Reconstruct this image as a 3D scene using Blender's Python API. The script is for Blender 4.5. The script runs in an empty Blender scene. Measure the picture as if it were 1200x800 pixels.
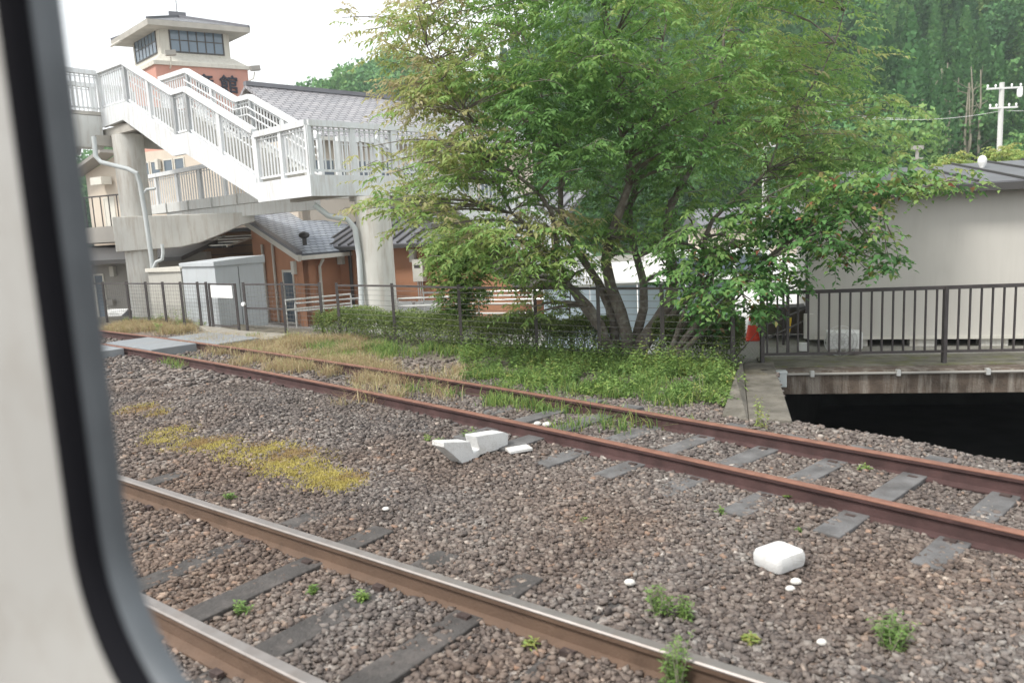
import bpy, math, random
import numpy as np
from mathutils import Vector, Matrix
random.seed(7)
rng = np.random.default_rng(11)
S = bpy.context.scene
COL = S.collection

# ------------------------------------------------------------------ camera
FPX = 900.0
PITCH, ROLL = math.radians(8.2), math.radians(2.86)
CAM = np.array([0, 0, 2.05])
Fv = np.array([0, math.cos(PITCH), -math.sin(PITCH)])
U0 = np.array([0, math.sin(PITCH), math.cos(PITCH)])
R0 = np.array([1., 0, 0])
Rv = math.cos(ROLL) * R0 - math.sin(ROLL) * U0
Uv = math.sin(ROLL) * R0 + math.cos(ROLL) * U0
cd = bpy.data.cameras.new('camera')
cam = bpy.data.objects.new('camera', cd)
COL.objects.link(cam)
cam.matrix_world = Matrix(((Rv[0], Uv[0], -Fv[0], CAM[0]), (Rv[1], Uv[1], -Fv[1], CAM[1]),
                           (Rv[2], Uv[2], -Fv[2], CAM[2]), (0, 0, 0, 1)))
cd.sensor_width = 36
cd.lens = FPX / 1200 * 36
cd.clip_start = 0.02
cd.clip_end = 2000
cd.dof.use_dof = True
cd.dof.focus_distance = 12.0
cd.dof.aperture_fstop = 2.2
S.camera = cam

# ------------------------------------------------------------------ world, sun, exposure
SUN_EL, SUN_AZ = math.radians(52), math.radians(-125)   # azimuth measured from +Y towards +X
w = bpy.data.worlds.new('World')
S.world = w
w.use_nodes = True
wn, wl = w.node_tree.nodes, w.node_tree.links
wn.clear()
sky = wn.new('ShaderNodeTexSky')
sky.sky_type = 'NISHITA'
sky.sun_disc = False
sky.sun_elevation = SUN_EL
sky.sun_rotation = SUN_AZ
sky.dust_density = 4.0
sky.air_density = 1.2
mixn = wn.new('ShaderNodeMix')
mixn.data_type = 'RGBA'
mixn.inputs[0].default_value = 0.8      # overcast layer
tcw = wn.new('ShaderNodeTexCoord')
nzw = wn.new('ShaderNodeTexNoise')
nzw.inputs['Scale'].default_value = 1.6
nzw.inputs['Detail'].default_value = 4
crw = wn.new('ShaderNodeValToRGB')
crw.color_ramp.elements[0].color = (10.2, 10.6, 10.8, 1)
crw.color_ramp.elements[1].color = (12.0, 12.1, 12.0, 1)
wl.new(tcw.outputs['Generated'], nzw.inputs['Vector'])
wl.new(nzw.outputs['Fac'], crw.inputs[0])
bgw = wn.new('ShaderNodeBackground')
bgw.inputs[1].default_value = 0.085
ow = wn.new('ShaderNodeOutputWorld')
wl.new(sky.outputs[0], mixn.inputs[6])
wl.new(crw.outputs[0], mixn.inputs[7])
wl.new(mixn.outputs[2], bgw.inputs[0])
wl.new(bgw.outputs[0], ow.inputs[0])
sd = bpy.data.lights.new('sun', 'SUN')
sd.energy = 2.1
sd.angle = math.radians(12)
sd.color = (1, 0.965, 0.91)
sun = bpy.data.objects.new('sun', sd)
COL.objects.link(sun)
sdir = Vector((math.sin(SUN_AZ) * math.cos(SUN_EL), math.cos(SUN_AZ) * math.cos(SUN_EL), math.sin(SUN_EL)))
sun.rotation_euler = sdir.to_track_quat('Z', 'Y').to_euler()
sun.location = (0, 0, 30)
S.view_settings.view_transform = 'Standard'
S.view_settings.look = 'None'
S.view_settings.exposure = 0.95
S.view_settings.gamma = 1
S.view_settings.use_curve_mapping = False
S.render.engine = 'CYCLES'
S.cycles.max_bounces = 6
S.cycles.transparent_max_bounces = 8
S.cycles.volume_bounces = 0

# ------------------------------------------------------------------ helpers
def ray(x, y):
    return Fv + Rv * (x - 600) / FPX - Uv * (y - 400) / FPX
def G(x, y, z=0.0):
    d = ray(x, y)
    return CAM + d * (z - CAM[2]) / d[2]
def D(x, y, dep):
    d = ray(x, y)
    return CAM + d * dep / d[1]

def NT(name):
    m = bpy.data.materials.new(name)
    m.use_nodes = True
    nt = m.node_tree
    return m, nt.nodes, nt.links, nt.nodes['Principled BSDF']

def mat(name, col, rough=0.7, var=0.25, scale=3.0, bump=0.0, bscale=40.0, metal=0.0, dirt=None, dirt_scale=1.0, dirt_amt=0.5, streak=False, spec=0.4):
    """base colour with mottling, optional dirt of its own colour, optional bump; object coordinates"""
    m, n, l, b = NT(name)
    tc = n.new('ShaderNodeTexCoord')
    nz = n.new('ShaderNodeTexNoise')
    nz.inputs['Scale'].default_value = scale
    nz.inputs['Detail'].default_value = 6
    l.new(tc.outputs['Object'], nz.inputs['Vector'])
    r = n.new('ShaderNodeValToRGB')
    r.color_ramp.elements[0].position = 0.3
    r.color_ramp.elements[1].position = 0.7
    c = np.array(col)
    r.color_ramp.elements[0].color = (*(c * (1 - var)), 1)
    r.color_ramp.elements[1].color = (*np.minimum(c * (1 + var), 0.95), 1)
    l.new(nz.outputs['Fac'], r.inputs[0])
    out = r.outputs[0]
    if dirt is not None:
        n2 = n.new('ShaderNodeTexNoise')
        n2.inputs['Scale'].default_value = dirt_scale
        n2.inputs['Detail'].default_value = 8
        n2.inputs['Roughness'].default_value = 0.7
        if streak:
            mp = n.new('ShaderNodeMapping')
            mp.inputs['Scale'].default_value = (6, 6, 0.7)
            l.new(tc.outputs['Object'], mp.inputs[0])
            l.new(mp.outputs[0], n2.inputs['Vector'])
        else:
            l.new(tc.outputs['Object'], n2.inputs['Vector'])
        r2 = n.new('ShaderNodeValToRGB')
        r2.color_ramp.elements[0].position = 0.48
        r2.color_ramp.elements[1].position = 0.72
        r2.color_ramp.elements[1].color = (dirt_amt,) * 3 + (1,)
        l.new(n2.outputs['Fac'], r2.inputs[0])
        mx = n.new('ShaderNodeMix')
        mx.data_type = 'RGBA'
        l.new(r2.outputs[0], mx.inputs[0])
        l.new(out, mx.inputs[6])
        mx.inputs[7].default_value = (*dirt, 1)
        out = mx.outputs[2]
    l.new(out, b.inputs['Base Color'])
    b.inputs['Roughness'].default_value = rough
    b.inputs['Metallic'].default_value = metal
    b.inputs['Specular IOR Level'].default_value = spec
    if bump > 0:
        n3 = n.new('ShaderNodeTexNoise')
        n3.inputs['Scale'].default_value = bscale
        n3.inputs['Detail'].default_value = 5
        l.new(tc.outputs['Object'], n3.inputs['Vector'])
        bp = n.new('ShaderNodeBump')
        bp.inputs['Strength'].default_value = bump
        bp.inputs['Distance'].default_value = 0.02
        l.new(n3.outputs['Fac'], bp.inputs['Height'])
        l.new(bp.outputs[0], b.inputs['Normal'])
    return m

def ramp_mat(name, stops, rough=0.85, transl=0.0, bump=0.0, spec=0.3):
    """colour picked by a per-vertex value 'tint' (each leaf or stone has its own)"""
    m, n, l, b = NT(name)
    at = n.new('ShaderNodeAttribute')
    at.attribute_name = 'tint'
    r = n.new('ShaderNodeValToRGB')
    el = r.color_ramp.elements
    el[0].position, el[0].color = stops[0][0], (*stops[0][1], 1)
    el[1].position, el[1].color = stops[-1][0], (*stops[-1][1], 1)
    for p, c in stops[1:-1]:
        e = el.new(p)
        e.color = (*c, 1)
    l.new(at.outputs['Fac'], r.inputs[0])
    l.new(r.outputs[0], b.inputs['Base Color'])
    b.inputs['Roughness'].default_value = rough
    b.inputs['Specular IOR Level'].default_value = spec
    if bump:
        tc = n.new('ShaderNodeTexCoord')
        nz = n.new('ShaderNodeTexNoise')
        nz.inputs['Scale'].default_value = 90
        l.new(tc.outputs['Object'], nz.inputs['Vector'])
        bp = n.new('ShaderNodeBump')
        bp.inputs['Strength'].default_value = bump
        bp.inputs['Distance'].default_value = 0.01
        l.new(nz.outputs['Fac'], bp.inputs['Height'])
        l.new(bp.outputs[0], b.inputs['Normal'])
    if transl:
        t = n.new('ShaderNodeBsdfTranslucent')
        l.new(r.outputs[0], t.inputs[0])
        mx = n.new('ShaderNodeMixShader')
        mx.inputs[0].default_value = transl
        l.new(b.outputs[0], mx.inputs[1])
        l.new(t.outputs[0], mx.inputs[2])
        l.new(mx.outputs[0], n['Material Output'].inputs[0])
    return m

def origin_of(o):
    p = Vector((0, 0, 0))
    while o is not None:
        p += o.location
        o = o.parent
    return p

def tag(o, label=None, cat=None, group=None, kind=None):
    if label: o['label'] = label
    if cat: o['category'] = cat
    if group: o['group'] = group
    if kind: o['kind'] = kind
    return o

def empty(name, loc, label, cat, group=None):
    o = bpy.data.objects.new(name, None)
    COL.objects.link(o)
    o.location = tuple(loc)
    o.empty_display_size = 0.2
    return tag(o, label, cat, group)

def np_mesh(name, V, F, material, parent=None, tint=None, loc=None, smooth=False):
    V = np.asarray(V, dtype=np.float64)
    F = np.asarray(F, dtype=np.int32)
    if parent is not None:
        base = np.array(origin_of(parent))
    else:
        base = np.array(loc) if loc is not None else np.array([V[:, 0].mean(), V[:, 1].mean(), V[:, 2].min()])
    me = bpy.data.meshes.new(name)
    me.vertices.add(len(V))
    me.vertices.foreach_set('co', (V - base).astype(np.float32).ravel())
    k = F.shape[1]
    me.loops.add(F.size)
    me.loops.foreach_set('vertex_index', F.ravel())
    me.polygons.add(len(F))
    me.polygons.foreach_set('loop_start', np.arange(0, F.size, k, dtype=np.int32))
    if smooth:
        me.polygons.foreach_set('use_smooth', np.ones(len(F), dtype=bool))
    me.update(calc_edges=True)
    if tint is not None:
        a = me.attributes.new('tint', 'FLOAT', 'POINT')
        a.data.foreach_set('value', np.asarray(tint, dtype=np.float32))
    me.materials.append(material)
    o = bpy.data.objects.new(name, me)
    COL.objects.link(o)
    if parent is not None:
        o.parent = parent
    else:
        o.location = tuple(base)
    return o

class MB:
    def __init__(s):
        s.v, s.f = [], []
    def add(s, vs, fs):
        k = len(s.v)
        s.v += [tuple(map(float, p)) for p in vs]
        s.f += [tuple(i + k for i in f) for f in fs]
        return s
    def hexa(s, a, b):
        """a,b: two loops of the same length (bottom, top)"""
        n = len(a)
        fs = [tuple(range(n))[::-1], tuple(range(n, 2 * n))]
        fs += [(i, (i + 1) % n, n + (i + 1) % n, n + i) for i in range(n)]
        return s.add(list(a) + list(b), fs)
    def prism(s, pts, ext):
        """pts: planar loop of 3D points, extruded by ext"""
        e = np.array(ext, float)
        return s.hexa([np.array(p, float) for p in pts], [np.array(p, float) + e for p in pts])
    def col(s, plan, z0, z1):
        return s.hexa([(p[0], p[1], z0) for p in plan], [(p[0], p[1], z1) for p in plan])
    def box(s, c, u, lu, lv, z0, z1):
        """c=(x,y) centre, u=unit plan direction, lu along u, lv across"""
        u = np.array(u[:2], float); u /= np.linalg.norm(u)
        v = np.array([-u[1], u[0]])
        c = np.array(c[:2], float)
        P = [c + u * a * lu / 2 + v * b * lv / 2 for a, b in ((-1, -1), (1, -1), (1, 1), (-1, 1))]
        return s.col(P, z0, z1)
    def bar(s, p, q, wd, ht, up=(0, 0, 1)):
        """rectangular bar from p to q"""
        p, q = np.array(p, float), np.array(q, float)
        d = q - p; d /= np.linalg.norm(d)
        up = np.array(up, float)
        if abs(d @ up) > 0.95:
            up = np.array([1., 0, 0])
        sd_ = np.cross(d, up); sd_ /= np.linalg.norm(sd_)
        up = np.cross(sd_, d)
        L = [sd_ * a * wd / 2 + up * b * ht / 2 for a, b in ((-1, -1), (1, -1), (1, 1), (-1, 1))]
        return s.hexa([p + o for o in L], [q + o for o in L])
    def tube(s, pts, r, n=8, r2=None):
        pts = [np.array(p, float) for p in pts]
        m = len(pts)
        rings = []
        ref = None
        for i in range(m):
            d = pts[min(i + 1, m - 1)] - pts[max(i - 1, 0)]
            d /= np.linalg.norm(d) + 1e-9
            if ref is None:
                ref = np.array([0, 0, 1.]) if abs(d[2]) < 0.9 else np.array([1., 0, 0])
            a = np.cross(d, ref); a /= np.linalg.norm(a) + 1e-9
            b = np.cross(d, a)
            ref = -b if abs(d[2]) < 0.9 or True else ref
            rr = r[i] if hasattr(r, '__len__') else (r if r2 is None else r + (r2 - r) * i / (m - 1))
            rings.append([pts[i] + rr * (math.cos(t) * a + math.sin(t) * b) for t in np.arange(n) * 2 * math.pi / n])
        vs = [p for rg in rings for p in rg]
        fs = []
        for i in range(m - 1):
            for j in range(n):
                fs.append((i * n + j, i * n + (j + 1) % n, (i + 1) * n + (j + 1) % n, (i + 1) * n + j))
        fs += [tuple(range(n))[::-1], tuple(range((m - 1) * n, m * n))]
        return s.add(vs, fs)
    def build(s, name, material, parent=None, smooth=False, bevel=0.0, loc=None):
        V = np.array(s.v)
        if parent is not None:
            base = np.array(origin_of(parent))
        else:
            base = np.array(loc) if loc is not None else np.array([V[:, 0].mean(), V[:, 1].mean(), V[:, 2].min()])
        me = bpy.data.meshes.new(name)
        me.from_pydata([tuple(p) for p in V - base], [], s.f)
        me.materials.append(material)
        if smooth:
            me.polygons.foreach_set('use_smooth', [True] * len(me.polygons))
        me.update()
        o = bpy.data.objects.new(name, me)
        COL.objects.link(o)
        if parent is not None:
            o.parent = parent
        else:
            o.location = tuple(base)
        if bevel:
            b = o.modifiers.new('bevel', 'BEVEL')
            b.width = bevel
            b.segments = 2
            b.limit_method = 'ANGLE'
        if smooth:
            try:
                e = o.modifiers.new('split', 'EDGE_SPLIT'); e.split_angle = math.radians(40)
            except Exception:
                pass
        return o

def children(o):
    return [c for c in bpy.data.objects if c.parent == o]
def copy_thing(o, loc, label, rot=0.0, scale=1.0):
    c = o.copy(); COL.objects.link(c)
    c.location = tuple(loc); c.rotation_euler = (0, 0, rot); c.scale = (scale,) * 3
    c['label'] = label
    for ch in children(o):
        d = ch.copy(); COL.objects.link(d); d.parent = c
        for g in children(ch):
            e = g.copy(); COL.objects.link(e); e.parent = d
    return c

def lerp(a, b, t): return np.array(a, float) * (1 - t) + np.array(b, float) * t
def unit(v):
    v = np.array(v, float); return v / np.linalg.norm(v)
def v3(p, z): return np.array([p[0], p[1], z], float)

# ------------------------------------------------------------------ materials
M = {}
M['white'] = mat('white_paint_steel', (0.66, 0.68, 0.69), 0.45, 0.05, 1.5, dirt=(0.36, 0.31, 0.25), dirt_scale=1.8, dirt_amt=0.5, streak=True)
M['girder'] = mat('cream_painted_girder', (0.62, 0.63, 0.61), 0.55, 0.06, 1.0, dirt=(0.34, 0.27, 0.2), dirt_scale=1.6, dirt_amt=0.5, streak=True)
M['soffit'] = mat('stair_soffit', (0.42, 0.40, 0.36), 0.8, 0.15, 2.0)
M['concrete_light'] = mat('painted_concrete_pier', (0.58, 0.57, 0.53), 0.8, 0.08, 1.2, bump=0.15, dirt=(0.30, 0.22, 0.15), dirt_scale=1.2, dirt_amt=0.55, streak=True)
M['concrete'] = mat('old_concrete', (0.145, 0.132, 0.112), 0.9, 0.3, 4, bump=0.7, bscale=25, dirt=(0.055, 0.05, 0.035), dirt_scale=3.2, dirt_amt=0.9)
M['beam'] = mat('stained_culvert_beam', (0.105, 0.08, 0.062), 0.9, 0.35, 5, bump=0.5, dirt=(0.33, 0.30, 0.26), dirt_scale=1.0, dirt_amt=0.95, streak=True)
M['moss'] = mat('mossy_slab_edge', (0.16, 0.15, 0.12), 0.95, 0.3, 5, bump=0.5, dirt=(0.13, 0.14, 0.03), dirt_scale=3.0, dirt_amt=0.9)
M['dark'] = mat('shade_dark_concrete', (0.03, 0.032, 0.03), 0.9, 0.3, 2)  # near black base colour deepens the shade in the stream opening
M['crossing'] = mat('crossing_slab', (0.22, 0.235, 0.25), 0.8, 0.08, 3, bump=0.2, dirt=(0.2, 0.19, 0.17), dirt_scale=2.5, dirt_amt=0.5)
M['path'] = mat('path_concrete', (0.27, 0.25, 0.215), 0.9, 0.12, 3, bump=0.3, dirt=(0.16, 0.14, 0.11), dirt_scale=2, dirt_amt=0.6)
M['paving'] = mat('forecourt_paving', (0.30, 0.295, 0.285), 0.9, 0.12, 1.2, bump=0.2, dirt=(0.2, 0.19, 0.17), dirt_scale=0.6, dirt_amt=0.6)
M['lot'] = mat('pale_concrete_lot', (0.58, 0.57, 0.55), 0.9, 0.08, 0.6, bump=0.1, dirt=(0.4, 0.38, 0.35), dirt_scale=0.4, dirt_amt=0.6)
M['soil'] = mat('soil', (0.13, 0.115, 0.085), 0.95, 0.4, 4, bump=0.8, bscale=30, dirt=(0.24, 0.22, 0.19), dirt_scale=6, dirt_amt=0.8)
M['yard'] = mat('yard_gravel', (0.27, 0.26, 0.235), 0.95, 0.3, 30, bump=0.8, bscale=60, dirt=(0.12, 0.12, 0.06), dirt_scale=1.3, dirt_amt=0.6)
M['rust'] = mat('rusty_rail_web', (0.066, 0.035, 0.033), 0.8, 0.3, 6, bump=0.25, bscale=60, dirt=(0.045, 0.025, 0.022), dirt_scale=4, dirt_amt=0.6)
M['rusthead'] = mat('orange_rust_rail_head', (0.20, 0.098, 0.068), 0.75, 0.2, 8, bump=0.2, dirt=(0.10, 0.045, 0.035), dirt_scale=6, dirt_amt=0.7)
M['brownrail'] = mat('brown_rail_web', (0.125, 0.080, 0.055), 0.75, 0.25, 6, bump=0.25, bscale=60, dirt=(0.07, 0.045, 0.033), dirt_scale=3, dirt_amt=0.6)
M['shiny'] = mat('polished_rail_head', (0.30, 0.275, 0.26), 0.55, 0.1, 10, metal=0.85, dirt=(0.25, 0.2, 0.17), dirt_scale=8, dirt_amt=0.4)
M['timber'] = mat('weathered_sleeper', (0.125, 0.122, 0.122), 0.9, 0.3, 6, bump=0.6, bscale=35, dirt=(0.07, 0.06, 0.055), dirt_scale=5, dirt_amt=0.7)
M['timberdark'] = mat('dark_oily_sleeper', (0.060, 0.055, 0.052), 0.85, 0.3, 6, bump=0.6, bscale=35, dirt=(0.15, 0.13, 0.12), dirt_scale=5, dirt_amt=0.6)
M['plate'] = mat('rusty_tie_plate', (0.06, 0.042, 0.038), 0.8, 0.3, 20, bump=0.3)
M['fence'] = mat('dark_brown_fence_paint', (0.062, 0.055, 0.055), 0.5, 0.2, 5, dirt=(0.15, 0.12, 0.10), dirt_scale=6, dirt_amt=0.3)
M['wire'] = mat('fence_wire', (0.16, 0.155, 0.15), 0.5, 0.1, 5, metal=0.3)
M['galv'] = mat('galvanised_tube', (0.62, 0.62, 0.60), 0.35, 0.06, 5, metal=0.4)
M['pvc'] = mat('pale_pvc_pipe', (0.50, 0.53, 0.53), 0.5, 0.06, 3)
M['shed'] = mat('pale_blue_grey_shed', (0.47, 0.50, 0.52), 0.5, 0.04, 1, dirt=(0.36, 0.36, 0.35), dirt_scale=1.5, dirt_amt=0.4, streak=True)
M['shedbeige'] = mat('beige_shed_wall', (0.45, 0.44, 0.40), 0.7, 0.06, 1.5, dirt=(0.3, 0.28, 0.25), dirt_scale=1.5, dirt_amt=0.5, streak=True)
M['terracotta'] = mat('terracotta_render', (0.43, 0.215, 0.125), 0.85, 0.08, 1.2, bump=0.15, dirt=(0.24, 0.12, 0.08), dirt_scale=1.0, dirt_amt=0.5)
M['brownwall'] = mat('brown_boarded_wall', (0.26, 0.155, 0.085), 0.8, 0.12, 1.5)
M['redtower'] = mat('salmon_red_tower_render', (0.50, 0.26, 0.205), 0.85, 0.07, 0.8, dirt=(0.42, 0.26, 0.22), dirt_scale=0.7, dirt_amt=0.5, streak=True)
M['cream'] = mat('cream_render', (0.56, 0.49, 0.41), 0.85, 0.05, 0.8, dirt=(0.48, 0.42, 0.34), dirt_scale=0.6, dirt_amt=0.5, streak=True)
M['towercream'] = mat('tower_cream_band', (0.54, 0.52, 0.46), 0.8, 0.06, 1, dirt=(0.35, 0.32, 0.27), dirt_scale=1.2, dirt_amt=0.5, streak=True)
M['greywall'] = mat('grey_annex_render', (0.30, 0.285, 0.26), 0.85, 0.1, 1.0)
M['trim'] = mat('pale_trim', (0.58, 0.56, 0.50), 0.6, 0.05, 3)
M['darktrim'] = mat('dark_trim', (0.06, 0.057, 0.055), 0.5, 0.1, 3)
M['metalroof'] = mat('grey_sheet_roof', (0.17, 0.17, 0.185), 0.42, 0.1, 1.0, metal=0.3, dirt=(0.11, 0.11, 0.12), dirt_scale=0.8, dirt_amt=0.5)
M['offwhite'] = mat('off_white_cladding', (0.52, 0.50, 0.46), 0.6, 0.03, 0.7, dirt=(0.40, 0.38, 0.34), dirt_scale=0.7, dirt_amt=0.35, streak=True)
M['palblue'] = mat('pale_blue_panel', (0.50, 0.59, 0.68), 0.5, 0.04, 1.0)
M['foam'] = mat('white_foam', (0.66, 0.66, 0.65), 0.75, 0.04, 4, bump=0.6, bscale=140, dirt=(0.36, 0.33, 0.28), dirt_scale=6, dirt_amt=0.6)
M['whiteplastic'] = mat('white_plastic', (0.78, 0.78, 0.77), 0.5, 0.03, 5, dirt=(0.5, 0.48, 0.44), dirt_scale=5, dirt_amt=0.35)
M['orange'] = mat('red_orange_cone', (0.75, 0.07, 0.035), 0.5, 0.08, 8)
M['yellow'] = mat('yellow_paint', (0.75, 0.50, 0.03), 0.5, 0.08, 8)
M['blue'] = mat('blue_hose', (0.10, 0.22, 0.36), 0.5, 0.1, 8)
M['bark'] = mat('grey_brown_bark', (0.16, 0.135, 0.115), 0.9, 0.3, 8, bump=1.0, bscale=25, dirt=(0.36, 0.36, 0.32), dirt_scale=6, dirt_amt=0.8)
M['palebark'] = mat('pale_stem', (0.25, 0.235, 0.175), 0.9, 0.2, 2)
M['pole'] = mat('concrete_pole', (0.50, 0.50, 0.48), 0.8, 0.05, 2)
M['lettering'] = mat('black_lettering', (0.02, 0.022, 0.035), 0.5, 0.05, 3)
M['skin'] = mat('interior_panel', (0.33, 0.325, 0.31), 0.45, 0.06, 2.5, dirt=(0.24, 0.22, 0.19), dirt_scale=9, dirt_amt=0.5)
M['rubber'] = mat('black_rubber_gasket', (0.008, 0.008, 0.010), 0.85, 0.1, 5, spec=.08)
M['alu'] = mat('aluminium_window_trim', (0.085, 0.095, 0.105), 0.55, 0.2, 9, metal=0.2)
M['stonewhite'] = mat('white_stone', (0.62, 0.6, 0.56), 0.85, 0.1, 20, bump=0.4)
M['brownbox'] = mat('brown_planter_board', (0.12, 0.10, 0.085), 0.85, 0.2, 5)
M['black'] = mat('black_plastic', (0.03, 0.03, 0.035), 0.6, 0.1, 5)
def glass_mat(name, col):
    m = mat(name, col, 0.12, 0.1, 0.6, spec=0.7)
    return m
M['glass'] = glass_mat('window_glass', (0.10, 0.13, 0.16))
M['glasslight'] = glass_mat('tower_glass', (0.13, 0.18, 0.23))

def tile_mat(name, col, col2, u, du, dv, seam=False):
    """roof tiles: rows down the slope and offset joints, from object coordinates turned to the roof's own axes.
    u=(x,y) unit plan dir along eave; du tile width, dv tile course in plan distance"""
    m, n, l, b = NT(name)
    tc = n.new('ShaderNodeTexCoord')
    mp = n.new('ShaderNodeMapping')
    ang = math.atan2(u[1], u[0])
    mp.inputs['Rotation'].default_value = (0, 0, -ang)
    l.new(tc.outputs['Object'], mp.inputs[0])
    br = n.new('ShaderNodeTexBrick')
    br.offset = 0.5
    br.inputs['Scale'].default_value = 1.0
    br.inputs['Brick Width'].default_value = du
    br.inputs['Row Height'].default_value = dv
    br.inputs['Mortar Size'].default_value = dv * 0.13 if not seam else 0.02
    br.inputs['Mortar Smooth'].default_value = 0.4
    br.inputs['Bias'].default_value = 0.0
    br.inputs['Color1'].default_value = (*col, 1)
    br.inputs['Color2'].default_value = (*col2, 1)
    br.inputs['Mortar'].default_value = (*(np.array(col) * 0.28), 1)
    l.new(mp.outputs[0], br.inputs['Vector'])
    l.new(br.outputs['Color'], b.inputs['Base Color'])
    b.inputs['Roughness'].default_value = 0.42
    b.inputs['Specular IOR Level'].default_value = 0.5
    bp = n.new('ShaderNodeBump')
    bp.inputs['Strength'].default_value = 0.6
    bp.inputs['Distance'].default_value = 0.03
    bp.invert = True
    l.new(br.outputs['Fac'], bp.inputs['Height'])
    l.new(bp.outputs[0], b.inputs['Normal'])
    return m

# ------------------------------------------------------------------ track geometry
CA = np.array([-0.0098, -0.794, 6.526])       # far track near rail: x = poly(y)
def far_pt(s_y, off):
    """point on the far track at plan y of near rail, offset to the far side"""
    x = np.polyval(CA, s_y); sl = np.polyval(np.polyder(CA), s_y)
    t = np.array([sl, 1.0]); t /= np.linalg.norm(t)
    nn = np.array([t[1], -t[0]])
    return np.array([x, s_y]) + nn * off, -t, nn     # t points to the right (towards smaller y)
TD = np.array([.793, -.609])      # near track direction (to the right)
TN = np.array([.609, .793])       # away from the train
C0 = np.array([-1.0, 4.48])
GA = 1.05
def near_pt(s, off):
    return C0 + TD * s + TN * off
# hole (stream under the deck)
H1 = np.array([2.80, 7.62]); H2 = np.array([3.67, 10.6]); bd = unit((.98, -.19))
H3 = H2 + bd * 14; ed = unit((.59, -.81)); H4 = H1 + ed * 9; H5 = np.array([H3[0] + 1, H4[1] - .5])
HOLE = [H1, H4, H5, H3, H2]
HOLE_CUT = [H1 + (-.16, -.02), H1, H4, H5, H3, H2 + (0, .1), H2 + (-.16, .05)]
def in_poly(x, y, P):
    c = np.zeros(np.shape(x), bool)
    j = len(P) - 1
    for i in range(len(P)):
        xi, yi = P[i]; xj, yj = P[j]
        cond = ((yi > y) != (yj > y)) & (x < (xj - xi) * (y - yi) / (yj - yi + 1e-12) + xi)
        c ^= cond
        j = i
    return c
FENCE = [D(100, 331, 22.2), D(137, 331, 21), D(231, 332, 18.7), D(285, 333, 17.3), D(330, 331, 16.5), D(374, 331, 15.7), D(394, 331, 15.2), D(459, 333, 14.2), D(537, 332, 12.9), D(626, 330, 11.9), D(700, 330, 11.2), D(775, 330, 10.7), D(858, 330, 10.2)]
def fence_side(x, y):
    """signed distance-like: >0 beyond the fence line"""
    fx = np.array([p[0] for p in FENCE]); fy = np.array([p[1] for p in FENCE])
    fl = np.interp(x, fx, fy, left=None, right=None)
    fl = np.where(x < fx[0], fy[0] + (fx[0] - x) * 0.9, fl)
    fl = np.where(x > fx[-1], 10.4 - 0.19 * (x - fx[-1]), fl)
    return y - fl
def sstep(a, b, x):
    t = np.clip((x - a) / (b - a), 0, 1)
    return t * t * (3 - 2 * t)
def vnoise(x, y, s, seed=0):
    x = np.asarray(x) * s + seed * 17.3; y = np.asarray(y) * s + seed * 5.1
    return (np.sin(x * 1.7 + np.sin(y * 1.3 + seed)) * np.cos(y * 1.9 + 0.7 * np.sin(x * 2.3)) + 0.5 * np.sin(x * 3.9 - y * 3.1 + seed)) / 1.5
def height(x, y):
    x = np.asarray(x, float); y = np.asarray(y, float)
    s = fence_side(x, y)
    z = 0.05 * sstep(-1.5, 0.0, s)
    low = sstep(1.2, 3.2, s) * sstep(-9.5, -6.5, x) * (1 - sstep(1.5, 4.0, x))
    z = z - 0.75 * low
    z = z - 0.15 * sstep(1.5, 3.5, x) * sstep(-0.2, 0.3, s)
    z = z - 0.65 * sstep(23.5, 26, y) * (1 - low) 
    z = z * np.where((y > 30), 1, 1)
    # low heap of ballast between the two tracks
    a = np.abs((x - C0[0]) * TN[0] + (y - C0[1]) * TN[1])
    on_ballast = (1 - sstep(-1.6, -0.8, s))
    z = z + on_ballast * (0.02 * vnoise(x, y, 0.9, 1) + 0.012 * vnoise(x, y, 3.0, 2))
    m = np.exp(-(((x + 3.3) * .73 - (y - 9.3) * .68) ** 2) / 3.5 - (((x + 3.3) * .68 + (y - 9.3) * .73) ** 2) / 0.35)
    z = z + on_ballast * 0.10 * m
    return z

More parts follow.
